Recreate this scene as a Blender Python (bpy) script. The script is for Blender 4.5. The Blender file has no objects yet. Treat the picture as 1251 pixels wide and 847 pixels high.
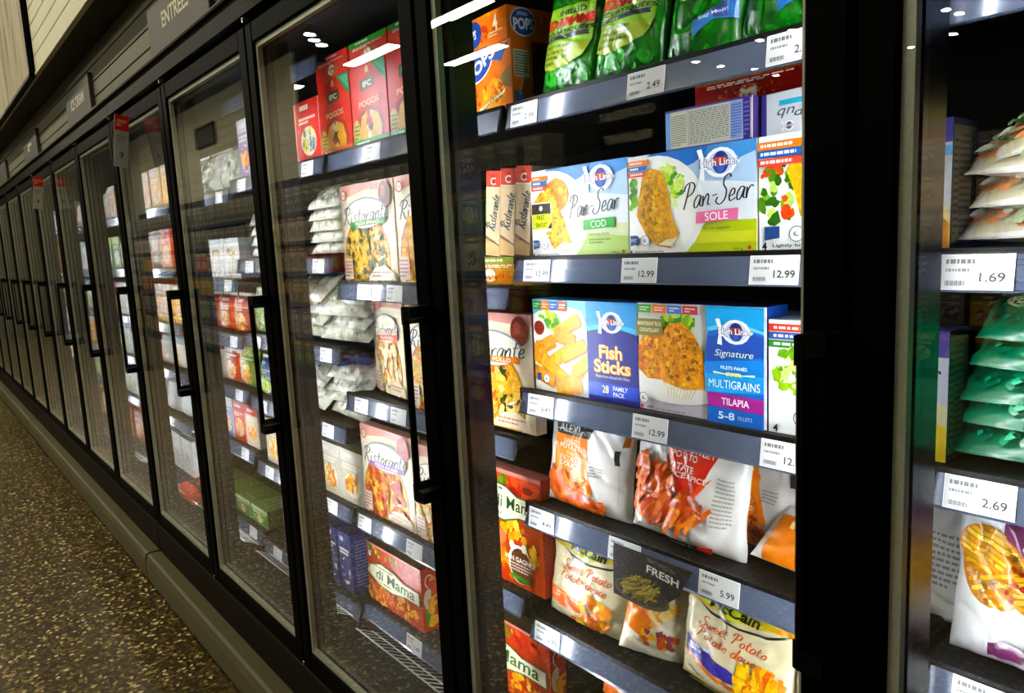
import bpy, math, random
from mathutils import Vector, Matrix, noise
from mathutils.geometry import tessellate_polygon

# ------------------------------------------------------------------ scene, camera, light
sc = bpy.context.scene
COL = sc.collection
PI = math.pi

sc.view_settings.view_transform = 'Standard'
sc.view_settings.look = 'None'
sc.view_settings.gamma = 1.0
sc.view_settings.use_curve_mapping = False
sc.view_settings.exposure = 0.0
sc.cycles.use_denoising = True
sc.cycles.max_bounces = 10
sc.cycles.transparent_max_bounces = 24
sc.cycles.sample_clamp_indirect = 6.0
sc.cycles.caustics_reflective = False
sc.cycles.caustics_refractive = False

YAW, PITCH, ROLL = 0.8861, -0.1407, -0.0495
CAM = Vector((3.4745, -0.7492, 1.5611))
FPX = 901.71
cd = bpy.data.cameras.new('camera')
cd.sensor_fit = 'HORIZONTAL'; cd.sensor_width = 36.0
cd.lens = FPX / 1251.0 * 36.0
cd.clip_start = 0.01; cd.clip_end = 200
cam = bpy.data.objects.new('camera', cd); COL.objects.link(cam)
fw = Vector((-math.sin(YAW) * math.cos(PITCH), math.cos(YAW) * math.cos(PITCH), math.sin(PITCH)))
rt = Vector((math.cos(YAW), math.sin(YAW), 0)); up = rt.cross(fw)
c_, s_ = math.cos(ROLL), math.sin(ROLL)
r2 = rt * c_ + up * s_; u2 = up * c_ - rt * s_
cam.matrix_world = Matrix(((r2.x, u2.x, -fw.x, CAM.x), (r2.y, u2.y, -fw.y, CAM.y), (r2.z, u2.z, -fw.z, CAM.z), (0, 0, 0, 1)))
sc.camera = cam

w = bpy.data.worlds.new('world'); sc.world = w; w.use_nodes = True
w.node_tree.nodes['Background'].inputs[0].default_value = (0.9, 0.85, 0.72, 1)
w.node_tree.nodes['Background'].inputs[1].default_value = 0.0

LED = 112.0            # emission of the freezer LED lenses
LAMP = 56.0           # emission of the ceiling lamps
SPOT = 60.0

# ------------------------------------------------------------------ materials
def lin(c):
    if isinstance(c, str):
        c = c.lstrip('#'); c = c if len(c) == 6 else ''.join(q * 2 for q in c)
        c = [int(c[i:i + 2], 16) for i in (0, 2, 4)]
    out = []
    for v in c[:3]:
        v = v / 255.0
        out.append(v / 12.92 if v <= 0.04045 else ((v + 0.055) / 1.055) ** 2.4)
    return (out[0], out[1], out[2], 1.0)

def ink(col, sat=1.22, gam=1.12):
    """printing ink: a little fuller than the screen colour it was picked from"""
    c = lin(col); l = .2126 * c[0] + .7152 * c[1] + .0722 * c[2]
    return tuple(max(0.0, min(1.0, l + (v - l) * sat)) ** gam for v in c[:3]) + (1.0,)

def mat(name, col, rough=0.5, metal=0.0, spec=0.5, emit=0.0, noise_amt=0.0, noise_scale=40.0, bump=0.0, coat=0.0):
    m = bpy.data.materials.new(name); m.use_nodes = True
    nt = m.node_tree; b = nt.nodes['Principled BSDF']
    c = lin(col)
    b.inputs['Base Color'].default_value = c
    b.inputs['Roughness'].default_value = rough
    b.inputs['Metallic'].default_value = metal
    b.inputs['Specular IOR Level'].default_value = spec
    b.inputs['Coat Weight'].default_value = coat
    if emit:
        b.inputs['Emission Color'].default_value = c
        b.inputs['Emission Strength'].default_value = emit
    if noise_amt or bump:
        tc = nt.nodes.new('ShaderNodeTexCoord'); nz = nt.nodes.new('ShaderNodeTexNoise')
        nz.inputs['Scale'].default_value = noise_scale; nz.inputs['Detail'].default_value = 4
        nt.links.new(tc.outputs['Object'], nz.inputs['Vector'])
        if noise_amt:
            mr = nt.nodes.new('ShaderNodeMapRange')
            mr.inputs['To Min'].default_value = 1 - noise_amt; mr.inputs['To Max'].default_value = 1 + noise_amt
            nt.links.new(nz.outputs['Fac'], mr.inputs['Value'])
            mx = nt.nodes.new('ShaderNodeMix'); mx.data_type = 'RGBA'; mx.blend_type = 'MULTIPLY'
            mx.inputs['Factor'].default_value = 1.0
            mx.inputs['A'].default_value = c
            nt.links.new(mr.outputs['Result'], mx.inputs['B'])
            nt.links.new(mx.outputs['Result'], b.inputs['Base Color'])
        if bump:
            bp = nt.nodes.new('ShaderNodeBump'); bp.inputs['Strength'].default_value = bump
            bp.inputs['Distance'].default_value = 0.002
            nt.links.new(nz.outputs['Fac'], bp.inputs['Height']); nt.links.new(bp.outputs['Normal'], b.inputs['Normal'])
    return m

def printed(name, rough, spec, coat=0.0, bump=0.0, trans=0.0):
    """printed packaging: the colour of each face plus crumb-like variation where the print shows food"""
    m = bpy.data.materials.new(name); m.use_nodes = True
    nt = m.node_tree; b = nt.nodes['Principled BSDF']
    at = nt.nodes.new('ShaderNodeAttribute'); at.attribute_name = 'Col'
    tx = nt.nodes.new('ShaderNodeAttribute'); tx.attribute_name = 'tex'
    tc = nt.nodes.new('ShaderNodeTexCoord')
    n1 = nt.nodes.new('ShaderNodeTexNoise'); n1.inputs['Scale'].default_value = 260; n1.inputs['Detail'].default_value = 3
    n2 = nt.nodes.new('ShaderNodeTexNoise'); n2.inputs['Scale'].default_value = 60; n2.inputs['Detail'].default_value = 3
    for n in (n1, n2): nt.links.new(tc.outputs['Object'], n.inputs['Vector'])
    ad = nt.nodes.new('ShaderNodeMath'); ad.operation = 'ADD'
    nt.links.new(n1.outputs['Fac'], ad.inputs[0]); nt.links.new(n2.outputs['Fac'], ad.inputs[1])
    mr = nt.nodes.new('ShaderNodeMapRange'); mr.inputs['From Min'].default_value = 0.7; mr.inputs['From Max'].default_value = 1.3
    mr.inputs['To Min'].default_value = 0.45; mr.inputs['To Max'].default_value = 1.45
    nt.links.new(ad.outputs[0], mr.inputs['Value'])
    mul = nt.nodes.new('ShaderNodeMix'); mul.data_type = 'RGBA'; mul.blend_type = 'MULTIPLY'
    nt.links.new(tx.outputs['Fac'], mul.inputs['Factor'])
    nt.links.new(at.outputs['Color'], mul.inputs['A']); nt.links.new(mr.outputs['Result'], mul.inputs['B'])
    nt.links.new(mul.outputs['Result'], b.inputs['Base Color'])
    b.inputs['Roughness'].default_value = rough
    b.inputs['Specular IOR Level'].default_value = spec
    b.inputs['Coat Weight'].default_value = coat; b.inputs['Coat Roughness'].default_value = 0.12
    if bump:
        n3 = nt.nodes.new('ShaderNodeTexNoise'); n3.inputs['Scale'].default_value = 45; n3.inputs['Detail'].default_value = 5
        nt.links.new(tc.outputs['Object'], n3.inputs['Vector'])
        bp = nt.nodes.new('ShaderNodeBump'); bp.inputs['Strength'].default_value = bump; bp.inputs['Distance'].default_value = 0.004
        nt.links.new(n3.outputs['Fac'], bp.inputs['Height']); nt.links.new(bp.outputs['Normal'], b.inputs['Normal'])
    return m

M = {}
M['carton'] = printed('printed carton', 0.38, 0.4)
M['film'] = printed('printed plastic film', 0.30, 0.5, 0.25, 0.25)
M['clear'] = printed('crinkled clear film', 0.16, 0.6, 0.6, 0.7)
M['black'] = mat('black powder coat', '#0a0908', 0.32, 0, 0.35)
M['blackmatte'] = mat('black plastic', '#030303', 0.45, 0, 0.08)
M['stile'] = mat('black door frame', '#020202', 0.5, 0, 0.02)
M['edge'] = mat('warm edge spacer', '#b9bda8', 0.4, 0.2, 0.5, noise_amt=0.25, noise_scale=300)
M['chrome'] = mat('bright trim', '#a9a89c', 0.25, 0.9)
M['case'] = mat('dark case lining', '#050505', 0.7, 0, 0.1)
M['mull'] = mat('dark mullion cover', '#0b0b0b', 0.25, 0, 0.5)
M['shelf'] = mat('dark steel shelf', '#070707', 0.5, 0, 0.2)
M['rail'] = mat('blue grey price rail', '#555f74', 0.14, 0.1, 0.7, noise_amt=0.08, noise_scale=30)
M['card'] = mat('white paper tag', '#d9d9d6', 0.6)
M['wire'] = mat('plated wire', '#c9c9c4', 0.35, 0.5)
M['kick'] = mat('dark brown kick panel', '#120b06', 0.5, 0, 0.08, noise_amt=0.15, noise_scale=12)
M['bumper'] = mat('olive grey bumper', '#5a553c', 0.5, 0, 0.2, noise_amt=0.1, noise_scale=25)
M['header'] = mat('glossy dark header', '#0e0d09', 0.4, 0, 0.02)
M['panel'] = mat('olive grey slat panel', '#5d5a48', 0.6, noise_amt=0.12, noise_scale=18)
M['groove'] = mat('panel groove', '#0c0b08', 0.8)
M['sign'] = mat('charcoal sign board', '#312f27', 0.55, noise_amt=0.06, noise_scale=30)
M['letter'] = mat('cream letters', '#d8d2b8', 0.6)
M['shiplap'] = mat('white painted boards', '#d2cfb2', 0.6, noise_amt=0.10, noise_scale=6, bump=0.2)
M['soffit'] = mat('dark brown soffit', '#0d0906', 0.7)
M['led'] = mat('led lens', '#f4f8ff', 0.4, emit=LED)
M['lamp'] = mat('ceiling lamp diffuser', '#fff6d8', 0.4, emit=LAMP)
M['dot'] = mat('spot lamp lens', '#ffffff', 0.4, emit=SPOT)
M['ceil'] = mat('dark ceiling', '#0c0b0a', 0.9)
M['steel'] = mat('gondola steel', '#16140f', 0.6)

def glass_mat():
    m = bpy.data.materials.new('door glass'); m.use_nodes = True
    nt = m.node_tree; nt.nodes.remove(nt.nodes['Principled BSDF'])
    out = nt.nodes['Material Output']
    tr = nt.nodes.new('ShaderNodeBsdfTransparent'); tr.inputs[0].default_value = (0.955, 0.965, 0.955, 1)
    gl = nt.nodes.new('ShaderNodeBsdfGlossy'); gl.inputs['Roughness'].default_value = 0.0
    gl.inputs[0].default_value = (1, 1, 1, 1)
    lw = nt.nodes.new('ShaderNodeLayerWeight')
    pw = nt.nodes.new('ShaderNodeMath'); pw.operation = 'POWER'; pw.inputs[1].default_value = 3.9
    nt.links.new(lw.outputs['Facing'], pw.inputs[0])
    ma = nt.nodes.new('ShaderNodeMath'); ma.operation = 'MULTIPLY_ADD'
    ma.inputs[1].default_value = 0.9; ma.inputs[2].default_value = 0.045
    nt.links.new(pw.outputs[0], ma.inputs[0])
    mx = nt.nodes.new('ShaderNodeMixShader')
    nt.links.new(ma.outputs[0], mx.inputs[0]); nt.links.new(tr.outputs[0], mx.inputs[1]); nt.links.new(gl.outputs[0], mx.inputs[2])
    nt.links.new(mx.outputs[0], out.inputs[0])
    return m
M['glass'] = glass_mat()

def floor_mat():
    m = bpy.data.materials.new('terrazzo'); m.use_nodes = True
    nt = m.node_tree; b = nt.nodes['Principled BSDF']
    tc = nt.nodes.new('ShaderNodeTexCoord')
    v = nt.nodes.new('ShaderNodeTexVoronoi'); v.inputs['Scale'].default_value = 78; v.inputs['Randomness'].default_value = 1
    nt.links.new(tc.outputs['Object'], v.inputs['Vector'])
    sp = nt.nodes.new('ShaderNodeSeparateColor'); nt.links.new(v.outputs['Color'], sp.inputs[0])
    r = nt.nodes.new('ShaderNodeValToRGB'); r.color_ramp.interpolation = 'CONSTANT'
    els = r.color_ramp.elements
    stops = [(0, '#302713'), (0.25, '#44371c'), (0.5, '#5c4b25'), (0.68, '#74602f'), (0.80, '#433014'), (0.88, '#a28c4e'), (0.95, '#d8c893')]
    els[0].position = 0; els[0].color = lin(stops[0][1]); els[1].position = stops[1][0]; els[1].color = lin(stops[1][1])
    for p, c in stops[2:]:
        e = els.new(p); e.color = lin(c)
    nt.links.new(sp.outputs[0], r.inputs[0])
    n = nt.nodes.new('ShaderNodeTexNoise'); n.inputs['Scale'].default_value = 160; n.inputs['Detail'].default_value = 4
    nt.links.new(tc.outputs['Object'], n.inputs['Vector'])
    mr = nt.nodes.new('ShaderNodeMapRange'); mr.inputs['To Min'].default_value = 0.4; mr.inputs['To Max'].default_value = 1.6
    nt.links.new(n.outputs['Fac'], mr.inputs['Value'])
    mul = nt.nodes.new('ShaderNodeMix'); mul.data_type = 'RGBA'; mul.blend_type = 'MULTIPLY'; mul.inputs['Factor'].default_value = 1
    nt.links.new(r.outputs[0], mul.inputs['A']); nt.links.new(mr.outputs[0], mul.inputs['B'])
    nt.links.new(mul.outputs['Result'], b.inputs['Base Color'])
    b.inputs['Roughness'].default_value = 0.35; b.inputs['Specular IOR Level'].default_value = 0.35
    return m
M['floor'] = floor_mat()

def wood_mat():
    m = bpy.data.materials.new('weathered boards'); m.use_nodes = True
    nt = m.node_tree; b = nt.nodes['Principled BSDF']
    tc = nt.nodes.new('ShaderNodeTexCoord'); mp = nt.nodes.new('ShaderNodeMapping')
    mp.inputs['Scale'].default_value = (7, 7, 1.2)
    nt.links.new(tc.outputs['Object'], mp.inputs[0])
    n = nt.nodes.new('ShaderNodeTexNoise'); n.inputs['Scale'].default_value = 1.6; n.inputs['Detail'].default_value = 6
    nt.links.new(mp.outputs[0], n.inputs['Vector'])
    r = nt.nodes.new('ShaderNodeValToRGB'); els = r.color_ramp.elements
    els[0].position = 0.30; els[0].color = lin('#5a5142'); els[1].position = 0.62; els[1].color = lin('#b3a789')
    e = els.new(0.42); e.color = lin('#a09478')
    nt.links.new(n.outputs['Fac'], r.inputs[0]); nt.links.new(r.outputs[0], b.inputs['Base Color'])
    b.inputs['Roughness'].default_value = 0.7
    return m
M['wood'] = wood_mat()

# ------------------------------------------------------------------ mesh building
class B:
    """collects faces for one mesh object"""
    def __init__(s): s.v = []; s.f = []; s.c = []; s.t = []; s.sm = []; s.m = []
    def add(s, vs, fs, col=(255, 255, 255), tex=0.0, smooth=False, mi=0):
        o = len(s.v); s.v += [tuple(p) for p in vs]
        c = ink(col)
        for f in fs:
            s.f.append([i + o for i in f]); s.c.append(c); s.t.append(tex); s.sm.append(smooth); s.m.append(mi)
    def box(s, x0, x1, y0, y1, z0, z1, col=(255, 255, 255), mi=0, bev=0.0):
        if bev <= 0:
            vs = [(x, y, z) for x in (x0, x1) for y in (y0, y1) for z in (z0, z1)]
            s.add(vs, [(0, 1, 3, 2), (4, 6, 7, 5), (0, 4, 5, 1), (2, 3, 7, 6), (0, 2, 6, 4), (1, 5, 7, 3)], col, mi=mi)
            return
        b = bev
        # chamfered box: three rings of four-cornered faces
        P = {}
        vs = []
        for ix, X in enumerate((x0, x1)):
            for iy, Y in enumerate((y0, y1)):
                for iz, Z in enumerate((z0, z1)):
                    sx, sy, sz = (1, -1)[ix], (1, -1)[iy], (1, -1)[iz]
                    for ax in range(3):
                        p = [X + sx * b, Y + sy * b, Z + sz * b]; p[ax] = (X, Y, Z)[ax]
                        P[(ix, iy, iz, ax)] = len(vs); vs.append(tuple(p))
        fs = []
        for ax in range(3):
            o = [a for a in range(3) if a != ax]
            for sd in (0, 1):
                q = []
                for a, c2 in ((0, 0), (1, 0), (1, 1), (0, 1)):
                    k = [0, 0, 0]; k[ax] = sd; k[o[0]] = a; k[o[1]] = c2
                    q.append(P[tuple(k) + (ax,)])
                fs.append(q)
        for ax in range(3):
            o = [a for a in range(3) if a != ax]
            for a in (0, 1):
                for c2 in (0, 1):
                    k0 = [0, 0, 0]; k1 = [0, 0, 0]; k0[o[0]] = k1[o[0]] = a; k0[o[1]] = k1[o[1]] = c2; k1[ax] = 1
                    fs.append([P[tuple(k0) + (o[0],)], P[tuple(k1) + (o[0],)], P[tuple(k1) + (o[1],)], P[tuple(k0) + (o[1],)]])
        for ix in (0, 1):
            for iy in (0, 1):
                for iz in (0, 1):
                    fs.append([P[(ix, iy, iz, 0)], P[(ix, iy, iz, 1)], P[(ix, iy, iz, 2)]])
        s.add(vs, fs, col, mi=mi)
    def prism(s, prof, x0, x1, col=(255, 255, 255), mi=0, axis='x'):
        n = len(prof)
        if axis == 'x': vs = [(x0, a, b) for a, b in prof] + [(x1, a, b) for a, b in prof]
        elif axis == 'y': vs = [(a, x0, b) for a, b in prof] + [(a, x1, b) for a, b in prof]
        else: vs = [(a, b, x0) for a, b in prof] + [(a, b, x1) for a, b in prof]
        fs = [list(range(n))[::-1], list(range(n, 2 * n))] + [(i, (i + 1) % n, n + (i + 1) % n, n + i) for i in range(n)]
        s.add(vs, fs, col, mi=mi)
    def tube(s, pts, r, n=6, col=(255, 255, 255), mi=0):
        pts = [Vector(p) for p in pts]; rings = []
        for i, p in enumerate(pts):
            d = (pts[min(i + 1, len(pts) - 1)] - pts[max(i - 1, 0)]).normalized()
            a = d.orthogonal().normalized() if i == 0 else (a - d * a.dot(d)).normalized()
            b = d.cross(a)
            rings.append([p + (a * math.cos(2 * PI * k / n) + b * math.sin(2 * PI * k / n)) * r for k in range(n)])
        vs = [q for rg in rings for q in rg]; fs = []
        for i in range(len(pts) - 1):
            for k in range(n):
                fs.append((i * n + k, i * n + (k + 1) % n, (i + 1) * n + (k + 1) % n, (i + 1) * n + k))
        fs.append(list(range(n))[::-1]); fs.append([(len(pts) - 1) * n + k for k in range(n)])
        s.add(vs, fs, col, smooth=True, mi=mi)
    def mesh(s, name, mats, recalc=True):
        me = bpy.data.meshes.new(name)
        me.from_pydata(s.v, [], s.f)
        for m in mats: me.materials.append(m)
        me.polygons.foreach_set('use_smooth', s.sm)
        me.polygons.foreach_set('material_index', s.m)
        ca = me.color_attributes.new('Col', 'FLOAT_COLOR', 'CORNER')
        buf = []
        for f, c in zip(s.f, s.c): buf += list(c) * len(f)
        ca.data.foreach_set('color', buf)
        ta = me.attributes.new('tex', 'FLOAT', 'FACE'); ta.data.foreach_set('value', s.t)
        me.update()
        return me
    def build(s, name, mats, parent=None, loc=(0, 0, 0), rot=(0, 0, 0), fix=True):
        if not isinstance(mats, (list, tuple)): mats = [mats]
        me = s.mesh(name, mats)
        if fix:
            import bmesh
            bm = bmesh.new(); bm.from_mesh(me)
            bmesh.ops.recalc_face_normals(bm, faces=bm.faces); bm.to_mesh(me); bm.free()
        o = bpy.data.objects.new(name, me); COL.objects.link(o)
        o.location = loc; o.rotation_euler = rot
        if parent: o.parent = parent
        return o

def tag(o, label=None, cat=None, group=None, kind=None):
    if label: o['label'] = label
    if cat: o['category'] = cat
    if group: o['group'] = group
    if kind: o['kind'] = kind
    return o
def empty(name, loc=(0, 0, 0), rot=(0, 0, 0)):
    o = bpy.data.objects.new(name, None); COL.objects.link(o); o.location = loc; o.rotation_euler = rot
    o.empty_display_size = 0.05
    return o
def copy_tree(o, parent=None):
    c = o.copy(); COL.objects.link(c)
    if parent: c.parent = parent
    for ch in list(o.children): copy_tree(ch, c)
    return c

# ------------------------------------------------------------------ lettering
_glyph = {}
def glyphs(text, bold=0.0, shear=0.0, space=1.0):
    k = (text, bold, shear, space)
    if k not in _glyph:
        cu = bpy.data.curves.new('letters', 'FONT'); cu.body = text; cu.size = 1.0
        cu.offset = bold; cu.shear = shear; cu.resolution_u = 3; cu.space_character = space
        cu.align_x = 'LEFT'; cu.fill_mode = 'FRONT'
        ob = bpy.data.objects.new('letters', cu); me = ob.to_mesh()
        vs = [(v.co.x, v.co.y) for v in me.vertices]; fs = [list(p.vertices) for p in me.polygons]
        ob.to_mesh_clear(); bpy.data.objects.remove(ob); bpy.data.curves.remove(cu)
        if not vs: vs = [(0, 0)]
        x0 = min(v[0] for v in vs); x1 = max(v[0] for v in vs)
        y0 = min(v[1] for v in vs); y1 = max(v[1] for v in vs)
        _glyph[k] = (vs, fs, x0, x1, y0, y1)
    return _glyph[k]

# brush lettering for the script logos: pen strokes on a unit grid, x advance per letter
SCRIPT = {
 'P': (.62, [[(.12, 0), (.22, .5), (.3, 1)], [(.02, .72), (.1, .95), (.34, 1.04), (.58, .9), (.52, .62), (.22, .48)]]),
 'S': (.55, [[(.6, .92), (.46, 1.06), (.26, .96), (.24, .7), (.42, .46), (.4, .14), (.16, -.04), (-.06, .1), (.02, .26)]]),
 'R': (.66, [[(.1, 0), (.2, .5), (.28, 1)], [(.0, .75), (.1, .97), (.36, 1.02), (.56, .85), (.44, .6), (.2, .5), (.36, .34), (.5, .06), (.66, -.02)]]),
 'M': (.95, [[(.0, 0), (.14, .5), (.24, 1), (.36, .3), (.66, 1), (.72, .4), (.84, 0)]]),
 'a': (.47, [[(.38, .42), (.22, .47), (.06, .26), (.1, .02), (.26, .06), (.4, .44), (.37, .1), (.47, .03)]]),
 'n': (.48, [[(.04, .42), (.06, 0), (.1, .24), (.26, .46), (.34, .34), (.34, .06), (.48, .04)]]),
 'm': (.72, [[(.04, .42), (.06, 0), (.1, .24), (.24, .46), (.3, .3), (.3, 0), (.36, .26), (.5, .46), (.56, .3), (.57, .06), (.7, .04)]]),
 'e': (.40, [[(.06, .2), (.28, .26), (.3, .42), (.18, .46), (.06, .24), (.14, .02), (.4, .1)]]),
 'r': (.36, [[(.04, .42), (.07, 0), (.1, .26), (.22, .45), (.36, .4)]]),
 'i': (.27, [[(.06, .44), (.08, .1), (.14, .02), (.26, .08)], [(.07, .62), (.12, .70)]]),
 's': (.42, [[(.36, .40), (.22, .50), (.10, .38), (.30, .18), (.22, .0), (.02, .06)]]),
 't': (.32, [[(.16, .78), (.1, .3), (.14, .04), (.3, .06)], [(.0, .48), (.3, .52)]]),
 'o': (.42, [[(.22, .46), (.06, .26), (.14, .02), (.32, .16), (.3, .42), (.2, .46)]]),
 'w': (.60, [[(.04, .42), (.1, .06), (.2, .04), (.3, .36), (.34, .06), (.44, .06), (.56, .44)]]),
 'd': (.48, [[(.38, .4), (.2, .46), (.06, .24), (.14, .02), (.3, .1), (.46, .98), (.38, .12), (.48, .04)]]),
 'u': (.48, [[(.06, .42), (.07, .1), (.18, .02), (.32, .2), (.36, .42), (.36, .08), (.48, .04)]]),
 'c': (.38, [[(.32, .36), (.2, .46), (.06, .26), (.12, .02), (.36, .1)]]),
 'g': (.46, [[(.36, .4), (.2, .46), (.06, .26), (.14, .04), (.3, .14), (.38, .44), (.34, -.24), (.18, -.36), (.06, -.24)]]),
 '-': (.34, [[(.04, .34), (.3, .38)]]), ' ': (.3, []),
}
def spline(pts, n=5):
    if len(pts) < 3: return pts
    out = []
    P = [pts[0]] + list(pts) + [pts[-1]]
    for i in range(1, len(P) - 2):
        p0, p1, p2, p3 = P[i - 1], P[i], P[i + 1], P[i + 2]
        for k in range(n):
            t = k / n
            out.append(tuple(.5 * (2 * p1[j] + (p2[j] - p0[j]) * t + (2 * p0[j] - 5 * p1[j] + 4 * p2[j] - p3[j]) * t * t + (3 * p1[j] - p0[j] - 3 * p2[j] + p3[j]) * t ** 3) for j in (0, 1)))
    out.append(pts[-1])
    return out
def ribbon(pts, w0, w1=None):
    """quads along a pen stroke, thin at the ends"""
    vs, fs = [], []
    n = len(pts)
    for i, p in enumerate(pts):
        a = pts[max(i - 1, 0)]; b = pts[min(i + 1, n - 1)]
        dx, dy = b[0] - a[0], b[1] - a[1]; l = math.hypot(dx, dy) or 1
        nx, ny = -dy / l, dx / l
        ww = w0 * (0.45 + 0.55 * abs(dy) / l)
        vs += [(p[0] + nx * ww / 2, p[1] + ny * ww / 2), (p[0] - nx * ww / 2, p[1] - ny * ww / 2)]
        if i: fs.append([2 * i - 2, 2 * i - 1, 2 * i + 1, 2 * i])
    return vs, fs

# ------------------------------------------------------------------ print design (2-D, laid onto boxes and bags)
class Art:
    def __init__(s, W, H): s.W = W; s.H = H; s.it = []; s.rng = random.Random(7)
    def raw(s, vs, fs, col, tex=0.0):
        if len(fs) == 1 and tex >= 0:
            # trim a picture that runs over the edge of the pack
            for ax, lim, sg in ((0, 0.0, 1), (0, s.W, -1), (1, 0.0, 1), (1, s.H, -1)):
                out = []
                for i, p in enumerate(vs):
                    q = vs[i - 1]; a = (q[ax] - lim) * sg; b = (p[ax] - lim) * sg
                    if (a < 0) != (b < 0):
                        t = a / (a - b); out.append((q[0] + (p[0] - q[0]) * t, q[1] + (p[1] - q[1]) * t))
                    if b >= 0: out.append(p)
                vs = out
                if len(vs) < 3: return
            fs = [list(range(len(vs)))]
        s.it.append((vs, fs, col, tex))
    def P(s, pts, col, tex=0.0):
        vs = [(x * s.W, y * s.H) for x, y in pts]
        s.raw(vs, [list(range(len(vs)))], col, tex)
    def R(s, x0, y0, x1, y1, col, tex=0.0): s.P([(x0, y0), (x1, y0), (x1, y1), (x0, y1)], col, tex)
    def E(s, cx, cy, rx, ry, col, n=22, rot=0.0, tex=0.0):
        """ellipse: centre in fractions, radii in fractions of the height"""
        c, q = math.cos(rot), math.sin(rot); vs = []
        for i in range(n):
            a = 2 * PI * i / n; u = rx * math.cos(a) * s.H; v = ry * math.sin(a) * s.H
            vs.append((cx * s.W + u * c - v * q, cy * s.H + u * q + v * c))
        s.raw(vs, [list(range(n))], col, tex)
    def blob(s, cx, cy, r, col, jit=0.35, n=9, sq=1.0, tex=0.0):
        a0 = s.rng.random() * 6.28; ro = s.rng.random() * 3.14
        vs = []
        for i in range(n):
            a = a0 + 2 * PI * i / n; q = r * s.H * (1 + s.rng.uniform(-jit, jit))
            u = q * math.cos(a); v = q * sq * math.sin(a)
            vs.append((cx * s.W + u * math.cos(ro) - v * math.sin(ro), cy * s.H + u * math.sin(ro) + v * math.cos(ro)))
        s.raw(vs, [list(range(n))], col, tex)
    def stick(s, cx, cy, L, wd, ang, col, tex=0.0):
        c, q = math.cos(ang), math.sin(ang); h = s.H
        pts = []
        for u, v in ((-.5, -.4), (-.46, -.5), (.46, -.5), (.5, -.35), (.5, .4), (.44, .5), (-.46, .5), (-.5, .35)):
            pts.append((cx * s.W + (u * L * c - v * wd * q) * h, cy * s.H + (u * L * q + v * wd * c) * h))
        s.raw(pts, [list(range(8))], col, tex)
    def T(s, text, cx, cy, h, col, w=None, bold=0.0, shear=0.0, rot=0.0, space=1.0):
        vs, fs, x0, x1, y0, y1 = glyphs(text, bold, shear, space)
        sy = h * s.H / max(y1 - y0, 1e-4); sx = sy if w is None else w * s.W / max(x1 - x0, 1e-4)
        c, q = math.cos(rot), math.sin(rot); out = []
        for x, y in vs:
            u = (x - (x0 + x1) / 2) * sx; v = (y - (y0 + y1) / 2) * sy
            out.append((cx * s.W + u * c - v * q, cy * s.H + u * q + v * c))
        s.raw(out, fs, col, -1.0)
    def script(s, text, cx, cy, h, col, w=None, pen=0.09, slant=0.25, rot=0.0):
        """brush-script lettering; h is the height of a capital"""
        x = 0; st = []
        for ch in text:
            adv, ss = SCRIPT.get(ch, SCRIPT['o'])
            for q in ss: st.append([(x + p[0] + slant * p[1], p[1]) for p in spline(q)])
            x += adv
        xs = [p[0] for q in st for p in q]; x0, x1 = min(xs), max(xs)
        sy = h * s.H; sx = sy if w is None else w * s.W / (x1 - x0)
        c, q_ = math.cos(rot), math.sin(rot)
        V, F = [], []
        for q in st:
            pts = [((p[0] - (x0 + x1) / 2) * sx, (p[1] - .5) * sy) for p in q]
            vs, fs = ribbon(pts, pen * sy); o = len(V); V += vs; F += [[i + o for i in f] for f in fs]
        V = [(cx * s.W + u * c - v * q_, cy * s.H + u * q_ + v * c) for u, v in V]
        s.raw(V, F, col, -1.0)
    def lines(s, x0, y0, x1, y1, n, col, fill=0.8, gap=0.0):
        """rows of small print, broken into words"""
        dy = (y1 - y0) / n
        for i in range(n):
            y = y1 - (i + .5) * dy; x = x0
            vs, fs = [], []
            end = x1 if i < n - 1 else x0 + (x1 - x0) * s.rng.uniform(.4, .9)
            while x < end:
                l = s.rng.uniform(.04, .14) * (x1 - x0); e = min(x + l, end)
                o = len(vs)
                vs += [(x * s.W, (y - dy * fill * .28) * s.H), (e * s.W, (y - dy * fill * .28) * s.H), (e * s.W, (y + dy * fill * .28) * s.H), (x * s.W, (y + dy * fill * .28) * s.H)]
                fs.append([o, o + 1, o + 2, o + 3]); x = e + .025 * (x1 - x0)
            s.raw(vs, fs, col)
    def lay(s, b, fmap, step=2.5e-5, base=2e-4, maxlen=None, mi=0):
        off = base
        for vs, fs, col, tex in s.it:
            off += step
            o0 = off
            if maxlen is not None and tex < 0: off += 5e-4
            if maxlen is None:
                b.add([fmap(x, y, off) for x, y in vs], fs, col, max(tex, 0), mi=mi); continue
            tri = []
            if tex < 0 or len(fs) > 1:
                tri = [[f[0], f[i], f[i + 1]] for f in fs for i in range(1, len(f) - 1)]; V = list(vs); lim = maxlen * 2.5
            else:
                V = list(vs)
                tri = [list(t) for t in tessellate_polygon([[Vector((x, y, 0)) for x, y in V]])]; lim = maxlen
            L = max((math.dist(V[t[i]], V[t[(i + 1) % 3]]) for t in tri for i in range(3)), default=0)
            k = 0
            while L > lim and k < 5:
                mid = {}; nt = []
                def m_(i, j):
                    key = (min(i, j), max(i, j))
                    if key not in mid:
                        mid[key] = len(V); V.append(((V[i][0] + V[j][0]) / 2, (V[i][1] + V[j][1]) / 2))
                    return mid[key]
                for a, c, d in tri:
                    p, q, r = m_(a, c), m_(c, d), m_(d, a)
                    nt += [[a, p, r], [p, c, q], [r, q, d], [p, q, r]]
                tri = nt; L /= 2; k += 1
            b.add([fmap(x, y, off) for x, y in V], tri, col, max(tex, 0), smooth=True, mi=mi)
            off = o0

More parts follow.
